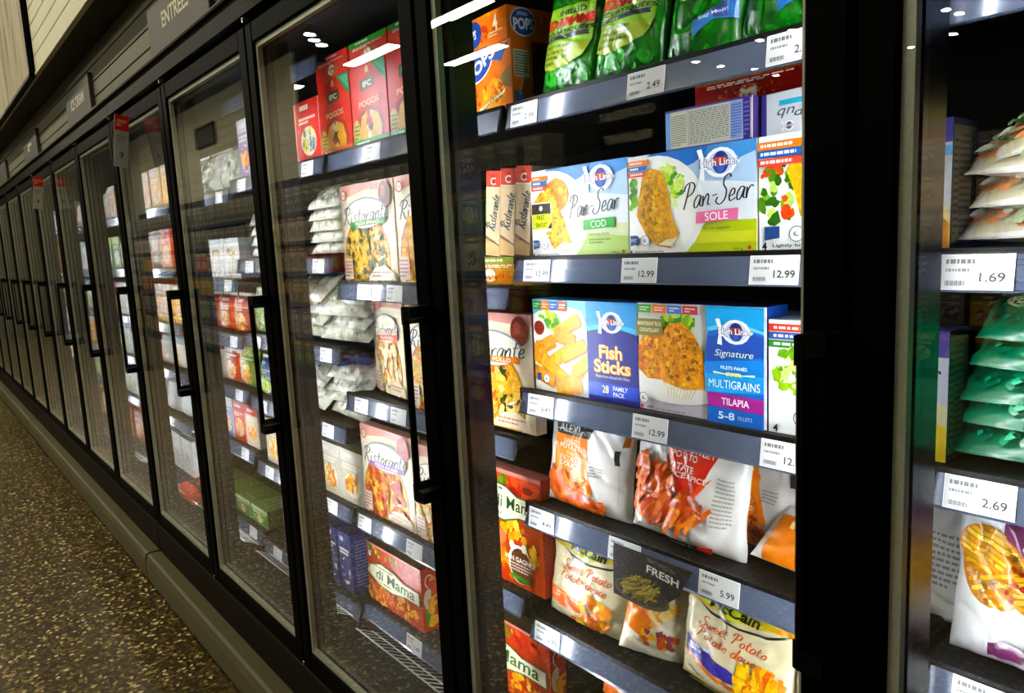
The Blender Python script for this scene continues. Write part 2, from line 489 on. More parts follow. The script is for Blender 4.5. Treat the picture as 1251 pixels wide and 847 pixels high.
# pictures of food on the packs
def pizza(a, cx, cy, r, toppings, seed=1, n=170, cheese='#e2b55e', sq=1.0):
    a.rng.seed(seed)
    a.E(cx, cy, r, r * sq, '#c98c45', 30, tex=.8); a.E(cx, cy, r * .93, r * .93 * sq, cheese, 30, tex=1)
    for i in range(n):
        t = a.rng.random() * 6.283; q = r * .88 * math.sqrt(a.rng.random())
        col, rr = a.rng.choice(toppings)
        a.blob(cx + q * math.cos(t) * a.H / a.W, cy + q * sq * math.sin(t), r * rr * a.rng.uniform(.3, .85), col, .4, 8, .75, .5)
def fries(a, cx, cy, rx, ry, n, cols, L=.3, wd=.05, seed=2, ang=None):
    a.rng.seed(seed)
    for i in range(n):
        t = a.rng.random() * 6.283; q = math.sqrt(a.rng.random())
        an = a.rng.uniform(0, 3.14) if ang is None else ang + a.rng.uniform(-.55, .55)
        a.stick(cx + q * rx * math.cos(t), cy + q * ry * math.sin(t), L * a.rng.uniform(.6, 1.1), wd * a.rng.uniform(.8, 1.2), an, a.rng.choice(cols), .35)
def crumbs(a, cx, cy, rx, ry, n, cols, r, seed=3):
    if isinstance(cols, str): cols = (cols,)
    a.rng.seed(seed)
    for i in range(n):
        t = a.rng.random() * 6.283; q = math.sqrt(a.rng.random())
        a.blob(cx + q * rx * math.cos(t), cy + q * ry * math.sin(t), r * a.rng.uniform(.5, 1.3), a.rng.choice(cols), .4, 7, .8, .4)
def lettuce(a, cx, cy, rx, ry, n=26, seed=4, cols=('#8fc23a', '#b6d95e', '#5f9c2c', '#d6e98e')):
    crumbs(a, cx, cy, rx, ry, n, cols, .055, seed)
def fishlogo(a, cx, cy, h):
    """the white outlined fish badge with a round blue and red medallion and the name across"""
    W = a.W / a.H
    def pt(u, v): return (cx + u * h / W, cy + v * h)
    body = [pt(-.78 + .1, .62), pt(-.92, .6)] + []
    out = [pt(-.95, .55), pt(-.72, .58), pt(-.62, .2)] + [pt(.12 + .72 * math.cos(t), .56 * math.sin(t)) for t in [2.75, 2.4, 2.0, 1.57, 1.1, .7, .3]] + [pt(1.0, 0)]
    out += [pt(.12 + .72 * math.cos(t), .56 * math.sin(t)) for t in [-.3, -.7, -1.1, -1.57, -2.0, -2.4, -2.75]] + [pt(-.62, -.2), pt(-.6, -.62), pt(-.86, -.58), pt(-.75, 0)]
    a.P(out, '#f2f4f7')
    a.E(cx + .12 * h / W, cy, .56 * h, .43 * h, '#c9d3e4'); a.E(cx + .12 * h / W, cy, .36 * h, .42 * h, '#23408f')
    a.P([pt(-.2, .12), pt(.05, .3), pt(.2, .3), pt(.44, .12), pt(.5, -.1), pt(-.26, -.1)], '#b2463c')
    a.P([pt(.0, .4), pt(.24, .4), pt(.3, .2), pt(-.06, .2)], '#1c2f6d')
    a.P([pt(-.1, -.1), pt(.34, -.1), pt(.2, -.4), pt(.04, -.4)], '#3f63b5')
    a.T('High Liner', cx + .06 * h / W, cy - .02 * h, .42 * h, '#27345e', w=1.78 * h / W, bold=.045)
    a.T('High Liner', cx + .06 * h / W, cy - .02 * h, .36 * h, '#f6f7fa', w=1.70 * h / W, bold=.016)
def flags(a, x0, y1, wd, hh, cols, txt=('#ffffff',)):
    for i, c in enumerate(cols):
        y = y1 - (i + 1) * hh
        a.P([(x0, y), (x0 + wd * (.93 - .05 * i), y), (x0 + wd * (1 - .05 * i), y + hh * .94), (x0, y + hh * .94)], c)
        a.lines(x0 + .02, y + hh * .25, x0 + wd * .8, y + hh * .72, 1, '#f4f0ea', 1.4)
def seal(a, cx, cy, r, col='#8b9198'):
    a.E(cx, cy, r, r, col); a.E(cx, cy, r * .86, r * .86, '#f1f3f2'); a.E(cx, cy, r * .45, r * .3, col); a.E(cx + .01, cy + .004, r * .34, r * .2, '#f1f3f2')

# ------------------------------------------------------------------ the setting
P_ = 0.78
def mk(k): return P_ * k - 0.012           # centre line of a mullion
K0, K1 = -10, 4                            # first and last door bay
XL, XR = mk(K0), mk(K1 + 1)

b = B(); b.box(-16, 9, -12, 0.06, -0.05, 0.0)
tag(b.build('floor', M['floor']), kind='structure')
b = B(); b.box(-16, 9, -12, -0.105, 4.2, 4.25)
tag(b.build('ceiling', M['ceil']), kind='structure')
# bulkhead above the cases: white boards on the aisle face, dark underside
b = B()
for i in range(23):
    z0 = 2.512 + i * 0.073
    b.box(-12, 6, -0.100, -0.084, z0, z0 + 0.0695, bev=0.0015)
b.box(-12, 6, -0.0845, 0.9, 2.5, 4.2, mi=1)
b.box(-12, 6, -0.104, -0.084, 2.497, 2.512, mi=2)
tag(b.build('wall_bulkhead', [M['shiplap'], M['soffit'], M['shiplap']]), kind='structure')
# wall across the aisle, far to the left, and the end wall
b = B()
for i in range(15):
    z0 = 2.05 + i * 0.145
    b.box(-15.9, -6.2, -3.62, -3.6, z0, z0 + 0.139, bev=0.002)
b.box(-15.9, 9, -12.2, -12.0, 0, 4.2, mi=1)
b.box(8.9, 9.0, -12.0, 0.06, 0, 4.2, mi=1)
tag(b.build('wall_opposite', [M['shiplap'], M['steel']]), kind='structure')
b = B(); b.box(-16, -15.9, -12.0, 0.06, 0, 4.2)
tag(b.build('wall_end', M['panel']), kind='structure')

# ------------------------------------------------------------------ freezer cases
def lens(b, x, z0, z1, sgn):
    """LED strip behind a mullion, its lens turned sideways along the fronts of one bay"""
    xa, xb = x + sgn * 0.004, x + sgn * 0.0145
    b.prism([(min(xa, xb), .0708), (max(xa, xb), .0708), (max(xa, xb), .0862), (min(xa, xb), .0862)], z0, z1, axis='z')
    xa, xb = xb, xb + sgn * .0006
    b.prism([(min(xa, xb), .0712), (max(xa, xb), .0712), (max(xa, xb), .0858), (min(xa, xb), .0858)], z0, z1, axis='z', mi=1)

ZB, ZT = 0.40, 2.135       # door bottom and top
GB, GT = 0.447, 2.085      # glass bottom and top
SW, SR = 0.040, 0.047      # door stiles, hinge side and handle side
def door_mesh(x0, x1):
    b = B()
    b.box(x0, x0 + SW, 0, 0.030, ZB, ZT, bev=0.003); b.box(x1 - SR, x1, 0, 0.030, ZB, ZT, bev=0.003)
    b.box(x0 + SW, x1 - SR, 0.001, 0.030, ZB, GB, bev=0.003); b.box(x0 + SW, x1 - SR, 0.001, 0.030, GT, ZT, bev=0.003)
    return b
def handle_mesh(x):
    b = B(); zt, zb = 1.447, 1.086
    # D-shaped pull: a flat bar standing off the stile with a slanted foot at each end
    for z, q in ((zt, 1), (zb, -1)):
        b.prism([(x - .008, z - q * .028), (x - .008, z + q * .004), (x - .003, z + q * .006), (x + .026, z + q * .006), (x + .026, z - q * .016), (x + .010, z - q * .018)], -.046, .002, axis='y')
    b.box(x - .0065, x + .0055, -0.047, -0.035, zb, zt, bev=0.003)
    return b

CASES = [(-10, -6, 'black glass-door freezer case at the far end, doors mirroring the aisle'),
         (-5, -1, 'middle black glass-door freezer case, two red sale flags on its doors'),
         (0, 4, 'nearest black glass-door freezer case, stocked with pizza, fish and fries')]
for ka, kb, lab in CASES:
    x0, x1 = mk(ka) + .001, mk(kb + 1) - .001
    case = tag(empty('freezer_case', ((x0 + x1) / 2, 0, 0)), lab, 'freezer case', 'glass-door freezer cases along the wall')
    ox = -(x0 + x1) / 2
    def cb(b, name, m, parent=None):
        o = b.build(name, m, parent or case)
        if parent is None: o.location.x = ox
        return o
    b = B()
    b.box(x0, x1, 0.84, 0.88, 0.2, 2.14); b.box(x0, x1, 0.035, 0.88, 2.14, 2.18); b.box(x0, x1, 0.035, 0.88, 0.36, 0.398)
    for x in ((x0 + .018,) if ka == K0 else ()) + ((x1,) if kb == K1 else ()):
        b.box(x - .02, x + .002, 0.034, 0.88, 0.36, 2.14)
    cb(b, 'cabinet', M['case'])
    b = B(); b.box(x0 + .002, x1 - .002, -0.004, 0.045, 0.10, 0.393, bev=.003); b.box(x0 + .002, x1 - .002, 0.012, 0.3, 0.0, 0.10)
    cb(b, 'kick_panel', M['kick'])
    b = B(); b.prism([(-0.004, 0.265), (-0.050, 0.268), (-0.060, 0.262), (-0.068, 0.235), (-0.068, 0.17), (-0.060, 0.138), (-0.05, 0.133), (-0.004, 0.136)], x0 + .008, x1 - .008)
    cb(b, 'bumper_rail', M['bumper'])
    b = B(); b.prism([(0.002, 2.163), (0.002, 2.214), (-0.010, 2.219), (-0.010, 2.2235), (0.06, 2.2235), (0.06, 2.14), (0.03, 2.14), (0.03, 2.163)], x0, x1)
    h = cb(b, 'header_strip', M['header'])
    b = B(); b.prism([(-0.0115, 2.2235), (-0.0115, 2.227), (0.06, 2.2275), (0.06, 2.2235)], x0, x1)
    b.build('ledge', M['bumper'], h)
    b = B()
    zs = [2.2275, 2.297, 2.362, 2.428, 2.4985]
    for i in range(4): b.box(x0, x1, 0.028, 0.045, zs[i] + .0025, zs[i + 1] - .0025, bev=.0015)
    b.box(x0, x1, 0.034, 0.06, 2.2275, 2.499, mi=1)
    cb(b, 'slat_panel', [M['panel'], M['groove']])
    for k in range(ka, kb + 1):
        a, c = mk(k), mk(k + 1)
        d = cb(door_mesh(a + .004, c - .004), 'door', M['stile'])
        bb = B(); bb.box(a + .004 + SW, c - .004 - SR, 0.005, 0.025, GB, GT)
        bb.build('glass_pane', M['glass'], d)
        bb = B(); e = .012; gx0, gx1 = a + .004 + SW, c - .004 - SR
        for q in ((gx0, gx0 + e, GB, GT), (gx1 - e * .5, gx1, GB, GT), (gx0 + e, gx1 - e * .5, GB, GB + e), (gx0 + e, gx1 - e * .5, GT - e, GT)):
            bb.box(q[0], q[1], 0.009, 0.021, q[2], q[3])
        bb.build('spacer_bar', M['edge'], d)
        handle_mesh(c - .026).build('handle', M['blackmatte'], d)
        for z in (ZT + .006, ZB - .008):
            bb = B(); bb.box(c - .0035, c + .0035, -.003, .012, z, z + .014, bev=.001); bb.build('hinge_pin', M['chrome'], d)
        # wire grille over the air intake at the foot of the bay
        bb = B()
        for i in range(4): bb.tube([(a + .06, .14 + .05 * i, .475 - .028 * i * (1 if i else 1)), (c - .06, .14 + .05 * i, .475 - .028 * i)], .0022, 5)
        n = 26 if k >= -2 else 12
        for i in range(n):
            x = a + .07 + (c - a - .14) * i / (n - 1)
            bb.tube([(x, .135, .478), (x, .295, .388)], .0014, 4)
        cb(bb, 'wire_grille', M['wire'])
    for k in range(ka, kb + 1 + (kb == K1)):
        a = mk(k); bb = B()
        lo = .009 if k == K0 else .055
        bb.prism([(a - .055, .032), (a + .055, .032), (a + .055, .088), (a + .049, .088), (a + .047, .070), (a - .047, .070), (a - .049, .088), (a - .055, .088)], .40, 2.138, axis='z')
        m_ = cb(bb, 'mullion', M['mull'])
        bb = B(); lens(bb, a, .5, 2.06, 1); lens(bb, a, .5, 2.06, -1)
        bb.build('led_strip', [M['blackmatte'], M['led']], m_)

# price rails and shelves
SH = {4: [1.822, 1.525, 1.262, 1.008, .768], 3: [1.822, 1.528, 1.262, 1.022, .770, .47], 2: [1.822, 1.472, 1.155, .803, .523],
      1: [1.822, 1.543, 1.280, 1.045, .800, .49], 0: [1.800, 1.475, 1.262, 1.055, .825, .505]}
DEF = [1.80, 1.52, 1.26, 1.03, .79, .50]
NTH = ['top', 'second', 'third', 'fourth', 'fifth', 'lowest']
BAYN = {4: 'bay at the right edge, by the green pea bags', 3: 'bay of fish boxes', 2: 'bay of pizza boxes', 1: 'bay of white vegetable bags', 0: 'bay left of the white vegetable bags'}
def shelf(k, i, z):
    a, c = mk(k) + (.03 if k == K0 else .006), mk(k + 1) - (.03 if k == K1 else .006)
    root = empty('freezer_shelf', ((a + c) / 2, .2, z)); h = (c - a) / 2
    b = B(); b.box(-h, h, 0.0, .60, -.020, 0, bev=.002); b.box(-h, h, -.004, .006, -.022, .004, bev=.001)
    b.build('shelf_board', M['shelf'], root)
    b = B(); t = .0055
    # the price rail: a slightly tipped-back channel with slanted ends
    b.add([(-h + .012, -.0045, -.004), (h - .004, -.0045, -.004), (h - .012, -.010, -.044), (-h + .002, -.010, -.044),
           (-h + .012, .0005, -.004), (h - .004, .0005, -.004), (h - .012, -.004, -.044), (-h + .002, -.004, -.044)],
          [(0, 1, 2, 3), (4, 7, 6, 5), (0, 4, 5, 1), (1, 5, 6, 2), (2, 6, 7, 3), (3, 7, 4, 0)])
    b.add([(-h + .002, -.010, -.044), (h - .012, -.010, -.044), (h - .012, -.0135, -.0465), (-h + .002, -.0135, -.0465), (-h + .002, -.004, -.0465), (h - .012, -.004, -.0465)],
          [(0, 1, 2, 3), (3, 2, 5, 4)])
    b.build('price_rail', M['rail'], root)
    if k >= 0: tag(root, 'dark shelf, %s down in the %s' % (NTH[i], BAYN[k]), 'shelf', 'freezer shelves')
    else: tag(root, 'dark freezer shelf behind the mirroring far glass doors', 'shelf', 'freezer shelves in the far bays')
    return root
for k in range(K0, K1 + 1):
    for i, z in enumerate(SH.get(k, DEF)): shelf(k, i, z)
shelf(1, 0, 2.092)['label'] = 'empty upper shelf above the red boxes, only its grey rail end in view'

# department signs on the slat panel
for text, xa, xb, lab in (('ENTREES', .675, 1.290, 'charcoal department sign reading ENTREES above the freezer doors'),
                          ('ICE CREAM', -.920, -.350, 'charcoal department sign reading ICE CREAM, next to the left of ENTREES'),
                          ('-', -2.60, -2.0, 'small far charcoal sign, third from the right above the doors'),
                          ('', -4.3, -3.7, 'charcoal sign at the far left end, cut off by the picture edge'),
                          ('', 1.52, 2.1, 'charcoal sign right of ENTREES, only its lower corner in view')):
    r = tag(empty('department_sign', ((xa + xb) / 2, .02, 2.322)), lab, 'sign', 'department signs above the doors')
    W, H = xb - xa, .163
    b = B(); b.box(-W / 2, W / 2, -.012, .008, -H / 2, H / 2, bev=.002)
    b.build('board', M['sign'], r)
    if text:
        a = Art(W, H)
        if text == '-': a.lines(.36, .36, .64, .66, 2, '#d8d2b8', 1.5)
        else: a.T(text, .5, .52, .30, '#d8d2b8', w=.46 if text == 'ENTREES' else .56, bold=.02)
        b = B(); a.lay(b, lambda x, y, o: (x - W / 2, -.012 - o, y - H / 2), base=8e-4)
        b.build('lettering', M['letter'], r, fix=False)
# small raised case-brand plate
# framed boards hung on the bulkhead, left
r = tag(empty('wood_panel', (-2.3, -.10, 2.5)), 'big framed panel of weathered grey-brown boards hung on the white wall, upper left', 'wall panel')
b = B()
for i in range(9):
    b.box(-1.10 + i * .27, -1.10 + i * .27 + .266, -.024, -.008, .008, 1.55, bev=.002)
b.build('boards', M['wood'], r)
b = B(); b.box(-1.13, 1.346, -.008, 0, -.008, 1.58); b.box(1.330, 1.346, -.028, 0, -.008, 1.58); b.box(-1.13, 1.346, -.028, 0, -.008, .006)
b.build('frame', M['blackmatte'], r)

# ceiling lamps over the aisle, and the small track spots far behind
for i, (x, y, lab) in enumerate(((-3.4, -4.25, 'a'), (-4.7, -5.5, 'b'), (-5.35, -4.3, 'c'), (-1.2, -4.4, 'd'), (1.2, -4.3, 'e'), (3.2, -4.2, 'f'), (-8, -4.2, 'g'), (-11, -4.3, 'h'),
                                 (1.6, -1.75, 'i'), (-0.6, -1.75, 'j'), (-2.8, -1.75, 'k'), (-5.0, -1.75, 'l'), (-7.2, -1.75, 'm'), (-9.4, -1.75, 'n'), (-11.6, -1.75, 'o'), (-13.8, -1.75, 'p'))):  # this row nearest the doors is added to brighten the aisle, unseen in the glass
    r = tag(empty('ceiling_lamp', (x, y, 4.05)), 'long white ceiling lamp over the aisle, a few seen as glints in the glass, the near row added for light', 'lamp', 'ceiling lamps')
    b = B(); b.box(-.62, .62, -.09, .09, 0.0, .15, bev=.004); b.build('housing', M['steel'], r)
    b = B(); b.box(-.6, .6, -.07, .07, -.012, 0.0); b.build('diffuser', M['lamp'], r)
rng = random.Random(5)
dots = [(-5.2, -3.45), (-5.35, -3.62), (-5.0, -3.3)]
for i in range(26): dots.append((rng.uniform(-3.6, 2.4), rng.uniform(-11.6, -8.4)))
proto = None
for x, y in dots:
    if proto is None:
        proto = tag(empty('spot_lamp', (x, y, 4.1)), 'small white ceiling spot seen as a bright dot in the glass', 'lamp', 'small ceiling spots')
        b = B(); b.tube([(0, 0, .0), (0, 0, .1)], .055, 10); b.build('can', M['steel'], proto)
        b = B(); b.prism([(.05 * math.cos(t * .628), .05 * math.sin(t * .628)) for t in range(10)], -.01, 0.0, axis='z'); b.build('lens', M['dot'], proto)
    else:
        q = copy_tree(proto); q.location = (x, y, 4.1)
r = tag(empty('air_vent', (-9.9, -3.59, 3.62)), 'black-framed vent high on the white wall across the aisle, mirrored in the glass', 'vent')
b = B()
for q in ((-.5, .5, .14, .18), (-.5, .5, -.18, -.14), (-.5, -.46, -.14, .14), (.46, .5, -.14, .14)): b.box(q[0], q[1], 0, .03, q[2], q[3])
b.build('frame', M['blackmatte'], r)
b = B()
for i in range(8): b.box(-.46, .46, .004, .016, -.13 + .034 * i, -.115 + .034 * i)
b.build('louvre', M['panel'], r)
# aisle sign hanging across the way (read in mirror writing in the glass)
r = tag(empty('aisle_sign', (-2.75, -6.0, 2.56)), 'dark hanging aisle sign with cream words, mirrored in the glass above the fish boxes', 'sign')
b = B(); b.box(-.85, .85, -.02, .02, -.1, .62, bev=.004); b.build('board', M['blackmatte'], r)
a = Art(1.7, .72); a.T('COOKIES & BISCUITS', .5, .72, .15, '#b8a878', w=.8, bold=.02); a.T('BREAKFAST CEREAL', .5, .34, .15, '#b8a878', w=.74, bold=.02)
b = B(); a.lay(b, lambda x, y, o: (.85 - x, .02 + o, y - .1), base=1e-3); b.build('lettering', M['letter'], r, fix=False)
b = B()
for x in (-.7, .7): b.tube([(x, 0, .61), (x, 0, 1.5)], .006, 5)
b.build('hanger', M['steel'], r)

# ------------------------------------------------------------------ goods: builders
YF = 0.222                                  # front of the stock, just behind the shelf edge
def carton(name, label, cat, W, H, D, art, x, z, y=YF, yaw=0.0, roll=0.0, front='#e8e4da', side='#d8d2c4', top='#c8c2b4', side_art=None, top_art=None, group=None, tilt=0.0):
    """a folded carton; origin at the middle of its lower front edge"""
    b = B(); h = W / 2; e = .0012
    q = [(-h, 0, 0), (h, 0, 0), (h, D, 0), (-h, D, 0), (-h, 0, H), (h, 0, H), (h, D, H), (-h, D, H)]
    # slightly eased vertical edges, so the board looks folded
    lo = [(-h + e, 0), (h - e, 0), (h, e), (h, D - e), (h - e, D), (-h + e, D), (-h, D - e), (-h, e)]
    vs = [(a, c, 0) for a, c in lo] + [(a, c, H) for a, c in lo]
    cols = [front, front, side, side, side, side, side, side]
    for i in range(8):
        j = (i + 1) % 8
        b.add([vs[i], vs[j], vs[j + 8], vs[i + 8]], [(0, 1, 2, 3)], cols[i])
    b.add(vs[8:], [tuple(range(8))], top); b.add(vs[:8], [tuple(range(8))[::-1]], side)
    b.add([(-h + .002, D * .5, H + .0003), (h - .002, D * .5, H + .0003), (h - .002, D * .5 + .0012, H + .0003), (-h + .002, D * .5 + .0012, H + .0003)], [(0, 1, 2, 3)], '#6b665c')
    if art: art.lay(b, lambda u, v, o: (u - h, -o, v))
    if side_art: side_art.lay(b, lambda u, v, o: (h + o, u, v))
    if top_art: top_art.lay(b, lambda u, v, o: (u - h, v, H + o))
    o = b.build(name, M['carton'], None, (x, y, z), (tilt, roll, yaw), fix=False)
    return tag(o, label, cat, group)

def sm(x): return math.copysign(abs(x) ** 1.0, x)
def bag_mesh(W, H, T, art, base='#e8e6e2', back=None, seed=0, wr=.004, n=44, px=3.0, pt=4.0, skew=.25, nb=14, maxlen=.007, mi=0, waist=.05, seal='#dedcd6'):
    """a filled pillow bag standing on its lower edge, flat seals at both ends"""
    b = B(); sd = seed * 13.7
    def prof(x, y):
        s = 2 * x / W - 1; t = 2 * y / H - 1
        return max(0, 1 - abs(s) ** px) ** .55 * max(0, 1 - abs(t) ** pt) ** .6 * (1 + skew * (-t))
    def warp(x, y):
        s = 2 * x / W - 1; t = 2 * y / H - 1
        k = 1 - waist * (1 - abs(t) ** 2) + .025 * noise.noise(Vector((sd, t * 3, s * .5)))
        return s * W / 2 * k
    def wrinkle(x, y):
        a = noise.noise(Vector((x * 22 + sd, y * 9, sd)))
        c = noise.noise(Vector((x * 36, y * 30 + sd, 3.1)))
        d = abs(noise.noise(Vector((x * 15 + y * 14 + sd, y * 13 - x * 9, 7.7))))
        t = abs(2 * y / H - 1); r = math.sin(x * 230 + 3 * noise.noise(Vector((x * 30, sd, 0)))) * max(0, t - .6) * 1.4
        return wr * (1.1 * a + .5 * c - 1.5 * max(0, .18 - d) * 4 + .5 * r)
    def F(x, y, off=0):
        p = prof(x, y)
        return (warp(x, y), -T / 2 * p - wrinkle(x, y) * min(1, p * 1.6) - off, y)
    def Bk(x, y):
        p = prof(x, y)
        return (warp(x, y), T / 2 * p + wrinkle(x + 3, y) * min(1, p), y)
    def grid(f, m, col, flip):
        vs = [f(W * i / m, H * j / m) for j in range(m + 1) for i in range(m + 1)]
        fs = [(j * (m + 1) + i, j * (m + 1) + i + 1, (j + 1) * (m + 1) + i + 1, (j + 1) * (m + 1) + i) for j in range(m) for i in range(m)]
        if flip: fs = [q[::-1] for q in fs]
        b.add(vs, fs, col, smooth=True, mi=mi)
    grid(lambda x, y: F(x, y), n, base, False); grid(Bk, nb, back or base, True)
    # crimped seal strips
    for y0, y1 in ((H - .001, H + .012), ):
        m = 30
        vs = []
        for i in range(m + 1):
            x = W * i / m; xx = warp(x, H)
            vs += [(xx, .0012 * (-1) ** i, y0), (xx, .0012 * (-1) ** i + .001 * math.sin(x * 90 + sd), y1)]
        b.add(vs, [(2 * i, 2 * i + 2, 2 * i + 3, 2 * i + 1) for i in range(m)], seal, mi=mi)
    if art: art.lay(b, F, step=5e-5, base=9e-4, maxlen=maxlen, mi=mi)
    return b
def bag(name, label, cat, W, H, T, art, x, z, y=None, yaw=0, lean=0, roll=0, group=None, m='film', **kw):
    b = bag_mesh(W, H, T, art, **kw)
    o = b.build(name, M[m], None, (x, y if y is not None else YF + T * .55, z), (lean, roll, yaw), fix=False)
    return tag(o, label, cat, group)

# ------------------------------------------------------------------ goods: print designs
GOLD = ('#e2a22c', '#d68a1e', '#efbd4e', '#c87a18', '#f3cc6a')
def pan_sear(W, H, kind):
    a = Art(W, H)
    a.R(0, 0, 1, 1, '#dfe5ea')
    a.P([(0, .78), (.25, 1), (1, 1), (1, .62), (.8, .66), (.5, .70)], '#b8cfe6')
    a.P([(.1, .93), (.2, 1), (.72, 1), (.55, .86), (.40, .80)], '#2f74bd'); a.P([(.62, .9), (.66, 1), (1, 1), (1, .9), (.85, .84)], '#5b97d0')
    if kind == 'cod':
        a.P([(.48, 0), (1, 0), (1, .22), (.6, .28), (.52, .12)], '#b7d07c'); a.P([(.55, .26), (1, .2), (1, .34), (.7, .36)], '#d4e0b8')
    else:
        a.P([(.46, 0), (1, 0), (1, .30), (.64, .30), (.56, .18)], '#bccb4a'); a.P([(.5, .10), (1, .10), (1, .2), (.58, .2)], '#d2d565')
    # plate and fish
    cx = .22
    a.E(cx, .44, .62, .54, '#eef0ee', 30); a.E(cx - .02, .44, .56, .5, '#f7f7f3', 30)
    a.rng.seed(3)
    if kind == 'cod':
        a.E(.29, .70, .21, .19, '#e3942a', 16, tex=.9); crumbs(a, .29, .70, .12, .17, 26, GOLD, .035, 5)
        a.P([(.02, .62), (.12, .76), (.26, .70), (.34, .5), (.44, .16), (.40, .06), (.24, .09), (.18, .28), (.10, .46)], '#e2bc4f', .8)
        crumbs(a, .26, .36, .11, .24, 44, ('#c9982e', '#efd682', '#dba93a', '#8c8a3a'), .022, 6)
        a.P([(.26, .09), (.42, .07), (.45, .14), (.36, .17)], '#f1ead2', .3)
        a.R(.01, .30, .235, .63, '#f4f5f0'); a.R(.015, .50, .23, .62, '#22241f'); a.R(.015, .33, .23, .50, '#d3dc26')
        a.E(.12, .565, .03, .03, '#e8e8e4', 12); a.T('FREE!', .12, .46, .055, '#22301a', w=.10, bold=.02); a.T('GRATUIT!', .12, .375, .05, '#22301a', w=.13, bold=.02)
        a.P([(.19, .33), (.235, .33), (.235, .40)], '#20211c')
        flags(a, .02, .935, .19, .055, ('#e58a3a', '#2b6db0', '#cf5a45'))
    else:
        lettuce(a, .36, .66, .10, .2, 30, 7); crumbs(a, .04, .60, .03, .14, 14, ('#7fae3a', '#4d8a2a'), .05, 8)
        a.P([(.10, .60), (.13, .80), (.20, .86), (.30, .82), (.345, .62), (.375, .36), (.43, .20), (.36, .06), (.24, .09), (.15, .20), (.07, .40)], '#d9a736', .9)
        crumbs(a, .22, .5, .10, .30, 90, ('#b97f1e', '#ecc964', '#c98f28', '#7f8a35', '#e3b24a'), .022, 9)
        a.P([(.26, .10), (.38, .08), (.42, .16), (.34, .15)], '#efe6cb', .3)
        flags(a, .01, .955, .18, .055, ('#e58a3a', '#2b6db0', '#cf5a45'))
    fishlogo(a, .74, .83, .245)
    a.script('Pan-Sear', .68 if kind == 'cod' else .73, .575, .235, '#2e3036', w=.50 if kind == 'cod' else .52, pen=.075, slant=.3, rot=.09)
    c = '#2fa544' if kind == 'cod' else '#d879a0'
    a.P([(.57, .285), (.88, .305), (.885, .41), (.575, .395)], c)
    a.T('COD' if kind == 'cod' else 'SOLE', .725, .348, .075, '#f2f4ee', w=.15 if kind == 'cod' else .17, rot=.03)
    a.T('savoury herb' if kind == 'cod' else 'lemon pepper', .73, .235, .045, '#556038', w=.19 if kind == 'cod' else .2)
    if kind == 'cod': a.lines(.63, .13, .84, .195, 2, '#77845a')
    a.P([(.02, .09), (.085, .11), (.085, .20), (.02, .20)], '#2d4f86'); a.T('MSC', .052, .15, .035, '#dfe6f0', w=.05)
    seal(a, .15, .145, .055)
    a.T('4', .025, .03, .05, '#222', bold=.02); a.T('Lightly breaded whole fillets', .18, .03, .028, '#333', w=.26, bold=.01)
    a.T('540 g', .88, .035, .03, '#444', w=.07); a.E(.96, .045, .02, .02, '#b04a3a', 8)
    return a
def hl_third(W, H):
    a = Art(W, H); a.R(0, 0, 1, 1, '#eceeec')
    a.P([(.0, .8), (.1, .95), (1, 1), (0, 1)], '#dfe4e4')
    crumbs(a, .14, .5, .14, .26, 40, ('#5e8f2e', '#8fb84a', '#3c6a22', '#c8dc84', '#d4622e'), .05, 3)
    a.E(.2, .34, .05, .07, '#d8572a', 10, tex=.5)
    a.P([(.2, .7), (.36, .86), (.62, .9), (1, .8), (1, .2), (.5, .18), (.3, .3), (.26, .5)], '#ecb92f', .7)
    crumbs(a, .6, .5, .3, .3, 70, ('#f1c94e', '#e0a322', '#f5d778', '#d8931e'), .03, 4)
    flags(a, .0, .95, .42, .07, ('#e8813a', '#2b5fa6', '#cf5145'))
    a.P([(.05, .1), (.16, .12), (.16, .22), (.05, .22)], '#2d4f86'); seal(a, .28, .15, .07)
    a.T('4', .05, .05, .07, '#222', bold=.02); a.T('Lightly breaded whole fillets', .42, .05, .035, '#222', w=.62, bold=.015)
    fishlogo(a, .8, .84, .12)
    return a
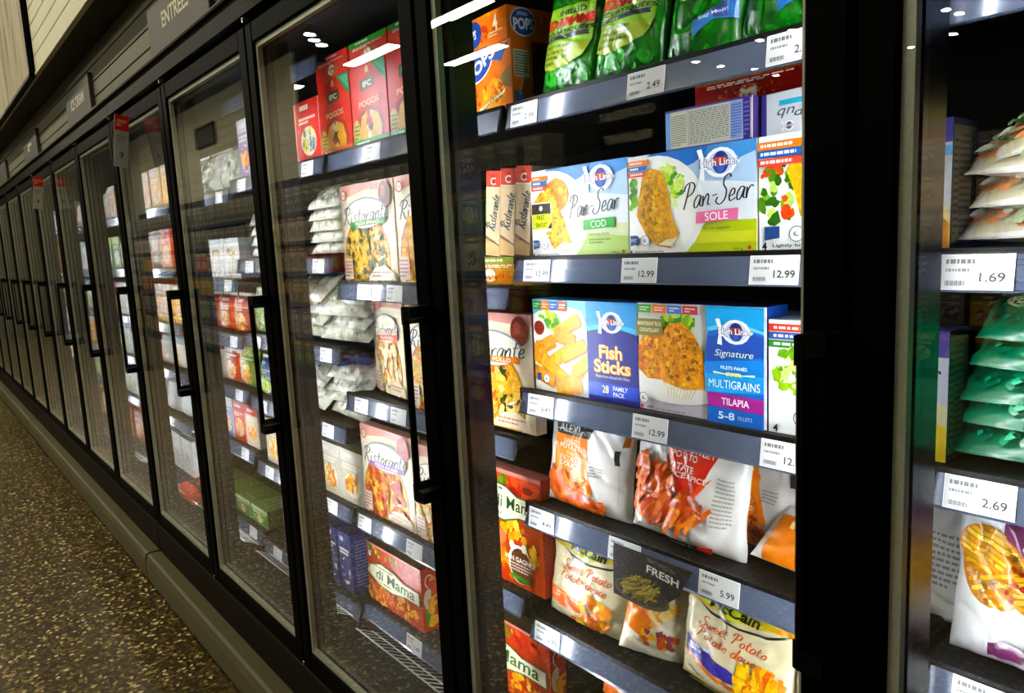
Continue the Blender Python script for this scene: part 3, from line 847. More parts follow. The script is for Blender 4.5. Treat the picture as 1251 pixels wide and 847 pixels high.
def fish_sticks(W, H):
    a = Art(W, H); a.R(0, 0, 1, 1, '#2b2f92')
    a.R(0, 0, .55, 1, '#cfd8dc'); a.P([(0, .68), (0, 1), (.55, 1), (.55, .78), (.3, .86)], '#7db8da'); a.P([(.15, .84), (.3, .95), (.5, .9), (.55, .72), (.3, .7)], '#e4ecee')
    a.E(.2, .44, .6, .46, '#f2efe6', 26)
    lettuce(a, .17, .78, .11, .08, 30, 2)
    a.E(.06, .66, .13, .15, '#f4f2ec', 16); a.E(.065, .69, .085, .08, '#8e2f22', 14)
    for i, (x, y, L, an) in enumerate(((.36, .72, .42, .45), (.12, .30, .42, 1.9), (.33, .60, .34, -.2), (.28, .40, .42, .5), (.42, .47, .40, .42), (.12, .5, .35, .4), (.24, .22, .46, -.5), (.42, .18, .40, .9), (.10, .16, .36, -.3), (.36, .08, .4, .15), (.5, .32, .3, .6), (.05, .42, .24, 1.2))):
        a.stick(x, y, L, .155, an, ('#c88a24', '#d9982a')[i % 2], .8); a.stick(x - .004, y + .012, L * .95, .12, an, ('#e6ac38', '#eebb4a', '#dfa02c')[i % 3], .7)
    a.R(.55, 0, .565, 1, '#3c7cc4')
    a.R(.555, 0, 1, 1, '#252a86'); a.P([(.555, .70), (.76, .74), (1, .68), (1, 1), (.555, 1)], '#3f9bd2'); a.P([(.555, .70), (.78, .76), (1, .70), (1, .75), (.78, .80), (.555, .75)], '#66c2e2')
    a.P([(.555, .64), (.78, .72), (1, .64), (1, .69), (.78, .755), (.555, .70)], '#1d2a78')
    fishlogo(a, .765, .80, .19)
    a.T('Fish', .765, .50, .14, '#f7a936', w=.21, bold=.05); a.T('Fish', .763, .505, .135, '#fbe9b6', w=.2, bold=.015)
    a.T('Sticks', .775, .355, .14, '#f7a936', w=.33, bold=.05); a.T('Sticks', .773, .36, .135, '#fbe9b6', w=.32, bold=.015)
    a.T('Made from minced fish fillets', .775, .255, .032, '#dfe6f4', w=.30)
    a.R(.555, .05, 1, .185, '#2458d4')
    a.T('28', .71, .125, .08, '#f3e2a0', w=.06, bold=.02); a.T('FAMILY', .845, .145, .045, '#ffffff', w=.13, bold=.02); a.T('PACK', .83, .085, .045, '#ffffff', w=.10, bold=.02)
    for i, c in enumerate(('#3f8f47', '#e2813a', '#3f74b8', '#d9634c')): a.R(.015 + .088 * i, .89, .015 + .088 * i + .08, .985, c); a.lines(.025 + .088 * i, .91, .085 + .088 * i, .965, 2, '#f1eee6')
    a.P([(.03, .1), (.07, .12), (.07, .19), (.03, .19)], '#2d4f86'); seal(a, .13, .14, .05)
    return a
def tilapia(W, H):
    a = Art(W, H); a.R(0, 0, 1, 1, '#d9dedb')
    a.P([(0, 0), (.6, 0), (.6, .3), (.3, .1), (0, .16)], '#c9c4cc')
    lettuce(a, .34, .76, .14, .16, 50, 4); lettuce(a, .10, .62, .07, .08, 14, 5)
    a.E(.3, .26, .5, .17, '#f3f2ee', 26)
    a.P([(.0, .62), (.08, .74), (.2, .76), (.22, .5), (.20, .30), (.08, .30), (.0, .38)], '#d4871f', .9)
    crumbs(a, .1, .52, .09, .2, 50, ('#e4a238', '#b96a14', '#f0bf5c'), .024, 4)
    a.P([(.18, .50), (.21, .72), (.28, .82), (.38, .84), (.47, .76), (.54, .60), (.57, .40), (.55, .26), (.42, .24), (.26, .22), (.20, .32)], '#e6a53a', .8)
    crumbs(a, .38, .52, .16, .27, 120, ('#eab14a', '#c07818', '#f4cd74', '#d68f24', '#9a6a1a'), .022, 6)
    a.P([(.24, .29), (.40, .24), (.53, .26), (.46, .16), (.32, .14), (.25, .2)], '#f4efe0', .3)
    for i in range(9): a.stick(.27 + .026 * i, .205, .1, .012, 1.5 - .06 * i, '#dcd3bd')
    a.P([(0.0, .70), (.235, .72), (.235, .86), (0.0, .86)], '#8a8348'); a.T('MAINTENANT PLUS', .118, .815, .035, '#f2efd8', w=.2, bold=.01); a.T('CROUSTILLANT', .118, .755, .035, '#f2efd8', w=.17, bold=.01)
    a.P([(.585, 0), (1, 0), (1, 1), (.585, 1), (.60, .8), (.57, .5), (.6, .22)], '#2d6fc0')
    a.P([(.59, .80), (.78, .86), (1, .82), (1, 1), (.585, 1)], '#49a5db'); a.P([(.585, .78), (.8, .84), (1, .78), (1, .81), (.8, .87), (.59, .82)], '#7fcbe6')
    a.P([(.59, .52), (1, .60), (1, .76), (.8, .8), (.595, .74)], '#3558a8'); a.P([(.57, .42), (1, .42), (1, .58), (.575, .52)], '#2f86cf'); a.P([(.585, .26), (1, .30), (1, .44), (.572, .42)], '#3fa0dc')
    fishlogo(a, .79, .79, .185)
    a.T('Signature', .79, .60, .075, '#d9e2c6', w=.28, shear=.25)
    a.T('FILETS PANÉS', .79, .49, .036, '#f2f4f8', w=.19, bold=.015)
    for i in range(7): a.E(.74 + .016 * i, .432 + .003 * (i % 2), .012, .018, '#e9dc9a', 8, rot=.5)
    a.P([(.64, .43), (.74, .428), (.74, .434), (.64, .45)], '#dfe6d0'); a.P([(.84, .428), (.94, .43), (.94, .45), (.84, .434)], '#dfe6d0')
    a.T('MULTIGRAINS', .79, .345, .07, '#f6f8fb', w=.37)
    a.P([(.595, .145), (1, .13), (1, .25), (.59, .265)], '#a2348c'); a.T('TILAPIA', .80, .198, .06, '#f9f0f6', w=.2, bold=.02)
    a.T('5-8', .735, .075, .065, '#e6edf8', w=.12, bold=.02); a.T('FILLETS', .87, .07, .03, '#cfdcf0', w=.1)
    for i, c in enumerate(('#57a04b', '#e2813a', '#5b7fc4', '#b8474a')): a.R(.02 + .128 * i, .915, .02 + .128 * i + .122, .99, c); a.lines(.04 + .128 * i, .93, .12 + .128 * i, .975, 2, '#f1eee6')
    seal(a, .06, .115, .055); a.E(.045, .035, .02, .02, '#c04a3a', 8); a.T('680g', .12, .035, .032, '#444', w=.06, bold=.02); a.lines(.17, .02, .55, .045, 1, '#8a8790')
    return a
def hl_fourth(W, H):
    a = Art(W, H); a.R(0, 0, 1, 1, '#e9ebe8')
    for i, c in enumerate(('#d3493a', '#3f63ad', '#46934a')): a.P([(0, .90 - .07 * i), (.8 - .12 * i, .90 - .07 * i), (.85 - .12 * i, .965 - .07 * i), (0, .965 - .07 * i)], c); a.lines(.04, .915 - .07 * i, .55, .95 - .07 * i, 1, '#f0eee8', 1.2)
    lettuce(a, .35, .55, .34, .22, 60, 9, ('#a9d048', '#d5eb9a', '#7fb030', '#eef6cc')); crumbs(a, .4, .70, .2, .05, 10, ('#b5443a', '#8a2f30'), .05, 3)
    a.P([(.7, .3), (.8, .75), (1, .8), (1, .25)], '#e0a030', .8)
    seal(a, .26, .155, .07, '#555a5e'); a.T('4', .06, .045, .07, '#222', bold=.02); a.T('Vacuum packed', .5, .045, .04, '#222', w=.55, bold=.01)
    return a
def text_panel(W, H):
    a = Art(W, H); a.R(0, 0, 1, 1, '#cfcfc4'); a.R(0, .95, 1, 1, '#5c4a86'); a.R(0, 0, 1, .05, '#5c4a86')
    a.R(0, .05, .06, .95, '#7fa5cf'); a.R(.06, .06, .27, .9, '#d6d5c2'); a.lines(.07, .1, .26, .86, 14, '#77766c')
    a.R(.28, .06, .285, .94, '#55527a'); a.lines(.30, .1, .75, .9, 16, '#85857a'); a.R(.77, .08, .9, .92, '#8da0cd'); a.lines(.78, .12, .89, .88, 12, '#4a5690')
    a.R(.91, .02, .985, .98, '#3f2f83'); a.lines(.92, .1, .975, .9, 8, '#8a82c0')
    return a
def side_panel(W, H):
    a = Art(W, H); a.R(0, 0, 1, 1, '#d3d8de'); a.R(0, 0, .06, 1, '#463a8a'); a.R(.55, .0, 1, .86, '#7d8fb8'); a.lines(.58, .1, .97, .8, 10, '#4b567e')
    a.R(.2, .68, .45, .8, '#49b4d2'); a.T('Pub', .33, .5, .22, '#4a4e58', w=.3, shear=.3, rot=PI); fishlogo(a, .3, .2, .2)
    return a

def ristorante(W, H, kind, veg):
    a = Art(W, H)
    a.R(0, 0, 1, 1, '#e3d3b4'); a.P([(0, .86), (0, 1), (1, 1), (1, .9), (.5, .93)], '#dba49a'); a.R(0, .965, 1, 1, '#d8a79c')
    a.P([(0, .52), (0, .86), (.5, .92), (1, .9), (1, .5), (.5, .46)], '#e9dfc8')
    a.P([(.66, .5), (1, .62), (1, .3), (.8, .34)], '#ecd9bd')
    if kind == 'spinaci': tops = [('#3d5a2c', .13), ('#2f4a22', .12), ('#e9d9a4', .12), ('#56713a', .1), ('#d9b45e', .1)]
    elif kind == 'pollo': tops = [('#e8c678', .13), ('#34502a', .12), ('#d9723a', .1), ('#eed9a0', .12), ('#c4552c', .09), ('#b5d06a', .06)]
    elif kind == 'mozzarella': tops = [('#eee3c2', .2), ('#e4cf9c', .18), ('#c9563a', .1), ('#6f8a3e', .06), ('#f2ead0', .16)]
    elif kind == 'salame': tops = [('#b5462c', .17), ('#c85a32', .16), ('#efd07c', .1), ('#d98a3c', .12), ('#8f2f22', .1)]
    else: tops = [('#e2a23c', .12), ('#efc462', .12), ('#d9822e', .1), ('#c65b28', .1), ('#f2d888', .1)]
    a.E(.46, .26, .52, .50 if H > W else .47, '#f0ead8', 30)
    pizza(a, .46, .24, .47, tops, seed=len(kind), n=190)
    if veg: a.E(.87, .86, .115, .125, veg, 16); a.E(.85, .89, .05, .05, '#a4574a', 10)
    # logo: oval with script name
    a.E(.5, .70, .42, .155, '#8d97a6', 30); a.E(.5, .695, .405, .145, '#ece6d6', 30)
    a.script('Ristorante', .5, .70, .17, '#353b4a', w=.84, pen=.115, slant=.26, rot=.05)
    bc = {'spinaci': '#3f8a4c', 'pollo': '#dd8440', 'mozzarella': '#cc4a3a', 'salame': '#8c62a8'}.get(kind, '#e3bb2e')
    nm = {'spinaci': 'PIZZA SPINACI', 'pollo': 'PIZZA POLLO', 'mozzarella': 'PIZZA MOZZARELLA', 'salame': 'PIZZA SALAME'}.get(kind, 'PIZZA')
    a.P([(.2, .565), (.86, .585), (.86, .64), (.2, .62)], bc); a.T(nm, .53, .602, .032, '#f4eee0', w=.45, bold=.015, rot=.02)
    a.E(.10, .90, .055, .055, '#b84a44', 16); a.E(.10, .90, .042, .042, '#e9d8c8', 16); a.T('Dr', .10, .90, .03, '#444', w=.05)
    a.P([(.02, .03), (.19, .03), (.19, .25), (.02, .25)], '#e6c7b6'); a.lines(.03, .05, .17, .23, 5, '#7a6a66')
    a.P([(.5, .06), (.62, .15), (.8, .17), (.95, .10), (.97, .02), (.5, .02)], '#eadcc4'); a.lines(.56, .05, .9, .12, 2, '#b58a72')
    for i in range(3): a.stick(.72 + .02 * i, .24, .1, .008, .4, '#e9e4d8')
    return a
def ris_edge(W, H):
    a = Art(W, H); a.R(0, 0, 1, 1, '#dcc9ac'); a.P([(0, .80), (1, .80), (1, 1), (0, 1)], '#c9564c'); a.E(.5, .9, .045, .06, '#a8322e', 14)
    a.T('C', .5, .88, .09, '#e9d9c8', w=.4, bold=.03); a.R(0, .80, 1, .815, '#e6dcc8')
    a.script('Ristorante', .5, .52, .6 * W / H * 1.1, '#39485c', w=.42 * H / W, pen=.10, slant=.2, rot=1.35)
    a.P([(0, .0), (1, .0), (1, .12), (0, .2)], '#cdb088'); a.P([(0, .24), (.0, .2), (1, .12), (1, .14)], '#7d6a56')
    return a
def mama(W, H, tall):
    a = Art(W, H); a.R(0, 0, 1, 1, '#c4571f' if tall else '#b8481e')
    top = .62 if tall else .62
    crumbs(a, .3, .88, .32, .09, 26, ('#7ba03a', '#b8cf5e', '#5b8430', '#c53a24'), .05, 3)
    crumbs(a, .8, .84, .22, .10, 20, ('#c93622', '#d9482c', '#a82a1c', '#e26a42'), .07, 4)
    a.R(0, .965, 1, 1, '#d9928a')
    cols = ('#e8a02c', '#f0bb48', '#d98522', '#c9481f', '#f4d070', '#e6b03a')
    crumbs(a, .45, .28 if tall else .2, .5, .30 if tall else .2, 110, cols, .05, 5)
    crumbs(a, .3, .4 if tall else .2, .25, .06, 14, ('#d0644a', '#e07e5c'), .05, 6)
    cy = .74 if tall else .55
    k = 1.3 if tall else 1.5
    a.P([(.0, cy - .04 * k), (.08, cy + .06 * k), (.30, cy + .125 * k), (.55, cy + .10 * k), (.70, cy + .05 * k), (.98, cy + .05 * k), (.98, cy - .10 * k), (.72, cy - .10 * k), (.5, cy - .15 * k), (.22, cy - .13 * k)], '#5c7a4a')
    a.P([(.02, cy - .035 * k), (.09, cy + .05 * k), (.30, cy + .112 * k), (.55, cy + .088 * k), (.70, cy + .04 * k), (.965, cy + .04 * k), (.965, cy - .09 * k), (.72, cy - .09 * k), (.5, cy - .137 * k), (.22, cy - .117 * k)], '#e2dcc6')
    a.lines(.15, cy + .06 * k, .6, cy + .085 * k, 1, '#6a7a5a', 1.2); a.lines(.2, cy - .11 * k, .6, cy - .085 * k, 1, '#6a7a5a', 1.2)
    a.T('di Mama', .66 if tall else .54, cy - .012 * k, .085 * k if tall else .12 * k, '#3a6b3c', w=.56 if tall else .70, shear=.12, bold=.012)
    if tall:
        a.E(.70, .21, .30 * .5, .34 * .5, '#e9e2d6', 20, rot=.0); a.E(.71, .20, .14, .155, '#6a3a24', 20)
        a.E(.6, .365, .032, .04, '#efece4', 10); a.E(.76, .365, .032, .04, '#efece4', 10); a.R(.6, .355, .76, .375, '#efece4')
        a.T('WIN GAGNEZ', .70, .25, .045, '#f2efe6', w=.42, bold=.02); a.lines(.55, .14, .86, .22, 3, '#e6d6c8'); a.P([(.58, .08), (.82, .06), (.84, .10), (.56, .11)], '#3f8a3a')
    else:
        a.E(.09, .82, .07, .07, '#c4352a', 14); a.E(.09, .82, .05, .05, '#dfe5ea', 14)
    return a
def mama_side(W, H):
    a = Art(W, H); a.R(0, 0, 1, 1, '#b9401f'); a.E(.5, .78, .08, .11, '#e6dcd0', 14); a.E(.5, .78, .06, .085, '#b9302a', 14)
    a.E(.45, .5, .1, .17, '#d9d2bc', 14); a.R(.2, .08, .7, .34, '#4a9a3e'); crumbs(a, .7, .5, .2, .4, 16, ('#d99a2c', '#c8512a', '#e8b64a'), .08, 3)
    return a
def pops(W, H, upright):
    a = Art(W, H); a.R(0, 0, 1, 1, '#ef8a1d'); crumbs(a, .3, .5, .6, .5, 26, ('#f29b2e', '#e87a1a', '#f4ab42'), .12, 8)
    if upright:
        a.E(.30, .78, .40, .26, '#f3efe6', 24, rot=.4); a.E(.30, .78, .37, .235, '#2b4d9c', 24, rot=.4); a.P([(.55, .8), (1, 1), (.8, .72)], '#4a6fb4')
        a.T('pizza', .18, .90, .07, '#e8e8f0', w=.28, rot=.4, bold=.01); a.T('POPS', .36, .77, .19, '#f5f4f0', w=.64, bold=.04, rot=.45)
        a.P([(.3, .1), (.42, .36), (.62, .52), (.8, .44), (.88, .2), (.7, .06)], '#e6a93a', .6); crumbs(a, .62, .3, .22, .16, 30, ('#d8842a', '#f0c258', '#c4541f'), .04, 4)
        a.P([(.75, .5), (1, .62), (1, .3), (.86, .34)], '#a08a62')
        crumbs(a, .2, .3, .16, .2, 22, ('#d84a20', '#e86a24'), .05, 5)
        a.P([(.30, .04), (.86, .26), (.88, .31), (.30, .09)], '#f2ece0'); a.T('PEPPERONI', .59, .175, .04, '#333', w=.5, rot=.42, bold=.02)
    else:
        a.E(.05, .5, .45, .42, '#2b4d9c', 20); a.T('PS', .05, .5, .3, '#f5f4f0', w=.14, bold=.04); a.T('4', .68, .62, .5, '#f2e6c8', w=.14, bold=.03, rot=.1)
        crumbs(a, .4, .4, .2, .25, 14, ('#d84a20', '#e86a24'), .07, 5); a.lines(.5, .2, .9, .4, 2, '#f0d9a8')
    return a
def pops_side(W, H, upright):
    a = Art(W, H); a.R(0, 0, 1, 1, '#f0861c')
    if upright:
        a.R(.12, .46, .85, .86, '#e6e2d6'); a.lines(.18, .48, .8, .84, 9, '#5a5a52'); a.R(.12, .04, .5, .26, '#4a6fc0'); a.T('pizza', .45, .34, .07, '#f5f0e0', w=.6, rot=1.2)
    else:
        a.E(.35, .55, .52, .44, '#e6e2d6', 22); a.E(.35, .56, .48, .40, '#2b4d9c', 22); a.T('pizza', .34, .80, .16, '#e8e8f0', w=.22, bold=.01); a.T('POPS', .36, .50, .36, '#f5f4f0', w=.44, bold=.04, rot=.06); crumbs(a, .85, .5, .12, .3, 12, ('#e07a1a', '#d8601a', '#f4b04a'), .09, 4)
    return a
def dogs(W, H, seed, foot):
    a = Art(W, H); a.R(0, 0, 1, 1, '#c83a22')
    crumbs(a, .5, .7, .5, .3, 10, ('#d2452a', '#bf3420'), .12, seed)
    a.P([(.62, 1), (1, 1), (1, .72), (.86, .8)], '#3d8f5a'); a.P([(.7, .98), (.98, .98), (.98, .8)], '#6cb08a')
    a.E(.5, .90, .05, .08, '#e8c79a', 10); a.E(.5, .85, .06, .05, '#c83a22', 10); a.P([(.30, .68), (.68, .71), (.68, .84), (.30, .81)], '#2c3a22'); a.P([(.32, .695), (.66, .72), (.66, .825), (.32, .80)], '#3f5a30'); a.T('IFC', .49, .76, .07, '#efe9d8', w=.24, bold=.03)
    a.T('POGOS', .5, .535, .075, '#ecc79a', w=.56, bold=.02, rot=.05)
    a.P([(.16, 0), (.86, 0), (.9, .22), (.8, .42), (.5, .5), (.22, .42), (.12, .2)], '#9a2f1c'); a.P([(.24, .0), (.78, .0), (.82, .22), (.74, .38), (.5, .45), (.28, .38), (.2, .2)], '#d9a53c', .5)
    crumbs(a, .5, .26, .06, .20, 18, ('#7a2f1c', '#a8472a', '#e9d3a0'), .05, seed + 1)
    a.E(.12, .2, .10, .16, '#c9b45e', 12); a.lines(.04, .1, .2, .3, 4, '#5f6a34')
    a.R(0, 0, 1, .1, foot); a.lines(.1, .03, .6, .075, 1, '#e9efe0', 1.2)
    return a
def edamame(W, H):
    a = Art(W, H); a.R(.0, 0, 1, 1, '#1f8a30'); crumbs(a, .5, .13, .48, .14, 60, ('#2f9a3a', '#1d7a2a', '#4fb84e', '#156a22', '#6fcf5e'), .055, 3)
    a.R(.04, .86, .96, 1.0, '#14702a'); crumbs(a, .3, .88, .3, .08, 18, ('#2a8a34', '#0f5a20'), .05, 4)
    a.P([(.04, .26), (.04, .84), (.88, .86), (.90, .50), (.80, .34), (.55, .27), (.25, .22)], '#9bc25a')
    a.P([(.04, .26), (.04, .45), (.88, .47), (.82, .36), (.55, .27), (.25, .22)], '#b3c25e')
    a.T('SHELLED', .52, .785, .055, '#1c2440', w=.46, bold=.03, rot=.05)
    a.T('EDAMAME', .49, .69, .095, '#8a1410', w=.86, bold=.05, shear=.1, rot=.05); a.T('EDAMAME', .485, .695, .088, '#d62a20', w=.84, bold=.03, shear=.1, rot=.05)
    a.T('ÉCORTIQUÉES', .49, .60, .06, '#141b3c', w=.84, bold=.03, shear=.1, rot=.05)
    a.P([(.05, .505), (.86, .54), (.83, .565), (.86, .585), (.05, .55)], '#1c2344'); a.lines(.12, .515, .66, .555, 1, '#aab06a', 1.3)
    for i in range(4): a.lines(.10, .44 - .055 * i, .74 - .05 * i, .475 - .055 * i, 1, '#5f7a2a', 1.3)
    return a
def beans(W, H, seed):
    a = Art(W, H); a.R(0, 0, 1, 1, '#1c7a2a'); a.rng.seed(seed)
    for i in range(70):
        a.stick(a.rng.random(), a.rng.random(), a.rng.uniform(.12, .3), a.rng.uniform(.035, .07), a.rng.uniform(-.6, 2.2), a.rng.choice(('#2c9438', '#1d7d2c', '#43ac48', '#166524', '#5cc058', '#2a8a3a')), .3)
    a.P([(.2, .78), (.5, .88), (1, .92), (1, 1), (.2, 1)], '#8a9a3a'); a.P([(.3, .84), (.95, .92), (.92, .99), (.4, .97)], '#c83a22')
    a.lines(.2, .48, .7, .66, 3, '#b8c8a0', 1.2); a.T("snacks!", .6, .70, .05, '#cfdcc0', w=.34, shear=.2)
    a.P([(.44, .30), (.74, .40), (.95, .54), (.97, .30), (.72, .30), (.47, .17)], '#3f86c8'); a.P([(.66, .36), (.95, .52), (.96, .32), (.72, .31)], '#1f3a86'); a.T('Stay Moist', .70, .345, .04, '#e6ecf6', w=.36, bold=.02, rot=.25)
    return a
ORF = ('#d9702c', '#e6853c', '#c45a22', '#ef9a52', '#b84e1e', '#e07a4a')
def sweet_fries(W, H):
    a = Art(W, H)
    a.P([(.14, .13), (.12, .82), (.52, .82), (.56, .5), (.64, .24)], '#ef9222'); a.P([(.14, .82), (.10, .98), (.58, .98), (.54, .82)], '#2b2926')
    a.T('ALEXIA', .335, .895, .085, '#f4f2ec', w=.33, bold=.005); a.P([(.14, .865), (.34, .885), (.34, .89), (.14, .873)], '#f4f2ec')
    a.T('SWEET', .34, .755, .055, '#fbf2e0', w=.2, bold=.012); a.T('POTATO', .34, .695, .055, '#fbf2e0', w=.28, bold=.012); a.T('fries', .34, .63, .04, '#fbe6c0', w=.1)
    a.T('PATATE', .34, .565, .055, '#fbf2e0', w=.29, bold=.015); a.T('DOUCE', .34, .50, .055, '#fbf2e0', w=.27, bold=.015); a.T('frites', .34, .435, .035, '#fbe6c0', w=.1)
    fries(a, .25, .22, .21, .14, 80, ORF, .28, .04, 4, -.55); fries(a, .55, .12, .22, .06, 34, ORF, .24, .038, 5, -.3)
    a.lines(.42, .34, .55, .39, 2, '#fbe6c0'); a.P([(.86, .62), (.91, .62), (.91, .78), (.86, .78)], '#2b2926'); a.lines(.60, .44, .76, .56, 4, '#9a9890')
    for i in range(26): a.E(.915 + .004 * (i % 2), .60 - .016 * i, .006, .004, '#8a8882', 5)
    a.P([(.92, .82), (1, .84), (1, .95), (.94, .95)], '#b8763a')
    return a
def lying_fries(W, H):
    a = Art(W, H); a.P([(.10, .0), (.08, .62), (.9, .62), (.95, .0)], '#dd8a20'); a.P([(.3, .62), (.28, .86), (.95, .86), (.95, .62)], '#2b2926')
    a.T('ALEXIA', .6, .74, .14, '#b8a878', w=.5); a.lines(.2, .42, .85, .56, 1, '#f2dca8', 1.5)
    return a
def spicy_fries(W, H):
    a = Art(W, H)
    a.P([(.33, .99), (.33, .80), (.36, .62), (.58, .42), (.66, .55), (.72, .78), (.80, .99)], '#cf3a24'); a.P([(.58, .42), (.66, .55), (.74, .70), (.62, .58), (.48, .5)], '#e25a3a')
    a.T('SPICY SWEET', .55, .915, .06, '#f6e9dc', w=.40, bold=.012, rot=-.06); a.T('POTATO', .50, .85, .06, '#f6e9dc', w=.22, bold=.012, rot=-.06)
    a.T('PATATE', .48, .745, .06, '#f6e9dc', w=.22, bold=.015, rot=-.06); a.T('DOUCE ÉPICÉ', .50, .68, .06, '#f6e9dc', w=.42, bold=.012, rot=-.06)
    fries(a, .24, .48, .20, .20, 90, ORF, .26, .042, 6, 1.2); fries(a, .42, .34, .30, .14, 90, ORF, .26, .042, 7, .9); fries(a, .12, .62, .08, .12, 20, ORF, .2, .045, 8, 1.4)
    a.P([(.42, .005), (.64, .005), (.64, .07), (.42, .07)], '#22201e'); a.T('ALEXIA', .53, .037, .04, '#f4f2ec', w=.18); a.P([(.66, .01), (.78, .02), (.80, .10), (.68, .09)], '#d8432c')
    a.lines(.80, .3, .94, .75, 12, '#a3a19a'); a.lines(.12, .10, .3, .13, 1, '#aaa8a0')
    return a
def mccain(W, H, kind):
    a = Art(W, H)
    a.P([(.0, .84), (.0, 1), (1, 1), (1, .84), (.84, .86), (.5, .80), (.2, .84)], '#ddc21e'); a.P([(.10, 1), (.2, .86), (.5, .80), (.74, .86), (.72, 1)], '#c5cf2c')
    a.P([(.16, .86), (.3, .80), (.55, .765), (.78, .80), (.93, .86), (.93, .84), (.78, .775), (.55, .745), (.3, .775)], '#23301a')
    crumbs(a, .28, .93, .06, .05, 8, ('#8a6a3a', '#6a4f2a'), .03, 3); a.P([(.85, .86), (1, .84), (1, 1), (.88, 1)], '#e8a820')
    a.T('McCain', .50, .885, .10, '#1f2416', w=.44, bold=.03, shear=.15, rot=-.03)
    a.script('Sweet Potato', .50, .665, .105, '#c85c22', w=.60, pen=.14, slant=.22, rot=-.06); a.script('Patate douce', .48, .545, .105, '#c85c22', w=.58, pen=.14, slant=.22, rot=-.06)
    if kind == 'cube':
        a.P([(.0, .36), (.0, .22), (.30, .16), (.5, .18), (.5, .30), (.25, .34)], '#e0712a'); a.lines(.04, .25, .3, .33, 2, '#f2c9a0')
        crumbs(a, .66, .26, .20, .14, 40, ('#efb62c', '#e59a24', '#f4cc4e', '#d97a24'), .06, 5); crumbs(a, .55, .12, .22, .07, 22, ('#e8b43c', '#d9822c', '#f2d072', '#c96a3a'), .045, 6)
        a.lines(.06, .12, .26, .16, 2, '#8a8472')
    else:
        a.P([(.06, .47), (.06, .35), (.44, .22), (.58, .24), (.58, .33), (.3, .40)], '#3c3292'); a.lines(.10, .36, .34, .43, 2, '#d6d2ec', 1.4)
        a.P([(.06, .345), (.44, .21), (.58, .21), (.58, .165), (.42, .175), (.06, .315)], '#dd7a3a'); a.lines(.1, .13, .42, .17, 1, '#8a8472')
        a.P([(.54, .34), (.58, .15), (.70, .08), (.86, .10), (.95, .34)], '#e7c14a')
        fries(a, .75, .36, .17, .10, 60, ('#efba2e', '#e3a424', '#f6d14e', '#d8902a', '#cf6a2c'), .20, .045, 6, 1.3); fries(a, .62, .05, .16, .04, 18, ('#efba2e', '#e3a424', '#cf7a3c'), .16, .04, 7, .4)
        a.R(.1, .0, .5, .04, '#c8c832')
    return a
def small_fries(W, H):
    a = Art(W, H); a.P([(.0, .70), (0, .36), (.25, .28), (.5, .5), (.3, .66)], '#e58a4a')
    crumbs(a, .5, .62, .2, .16, 22, ('#b7bf5a', '#d9a24a', '#e8c88a'), .06, 3); crumbs(a, .5, .28, .26, .10, 22, ('#e8b43c', '#d9822c', '#c96a3a', '#8a4a5a'), .05, 4)
    a.lines(.2, .84, .8, .92, 2, '#c9a58a'); return a
def veg(W, H, kind):
    """clear bag of frozen vegetables with an oval green brand patch"""
    a = Art(W, H)
    if kind == 'peas':
        a.R(0, 0, 1, 1, '#178a66'); crumbs(a, .5, .5, .5, .5, 330, ('#1e9c74', '#12795a', '#2fb98c', '#0e6a4e', '#3cc49a', '#1a9070'), .07, 3)
    else:
        a.R(0, 0, 1, 1, '#bdb59a'); crumbs(a, .5, .5, .5, .5, 240, ('#d98a58', '#e09a6a', '#b8bf9a', '#a3b08a', '#cfd2bc', '#e2aa80', '#dcd8ca'), .10, 3)
    a.E(.17, .45, .30, .16, '#cfe0b0' if kind == 'peas' else '#2a8a44', 22); a.E(.17, .45, .265, .125, '#1a5a3a' if kind == 'peas' else '#2f9448', 22)
    a.T('FERMA', .17, .445, .15, '#e9edc8', w=.145, bold=.03, shear=.1); a.E(.17, .60, .04, .03, '#d98a3a', 8)
    a.E(.30, .40, .15, .15, '#b7d92e' if kind == 'peas' else '#f0d820', 14)
    return a
def waffle(W, H):
    a = Art(W, H)
    a.P([(.24, 1), (.22, .72), (.32, .60), (.86, .56), (.86, 1)], '#6f2c5a'); a.T('WAFFLE', .56, .92, .10, '#f4f0f2', w=.54, bold=.02); a.T('Gaufre', .50, .755, .085, '#f4f0f2', w=.36, bold=.03); a.T('assaisonné', .54, .67, .06, '#e8b65a', w=.48, bold=.02); a.T('seasoned', .5, .61, .045, '#e8b65a', w=.24)
    for cx, cy, rx, ry, an in ((.20, .58, .20, .22, .4), (.15, .70, .16, .14, -.3), (.56, .40, .22, .16, .5), (.40, .52, .15, .14, .2), (.76, .46, .16, .14, 0)):
        a.E(cx, cy, rx, ry, '#c98a2a', 22, an, .5)
        for i in range(8):
            q = -.85 + .243 * i; L = 2 * math.sqrt(max(0, 1 - q * q)) * rx * .9
            a.stick(cx - math.sin(an) * q * ry * H / W, cy + math.cos(an) * q * ry, L, .024, an, ('#eac24e', '#d9a638', '#f2d470')[i % 3], .3)
    crumbs(a, .32, .55, .2, .2, 26, ('#b5452a', '#8a6a20', '#d9a23a'), .02, 4)
    a.P([(.20, .06), (.36, .09), (.37, .18), (.28, .20), (.20, .15)], '#6f2c5a'); a.T('567 g', .44, .16, .04, '#7a7470', w=.16); a.lines(.38, .05, .9, .09, 1, '#8a4a72', 1.5)
    return a
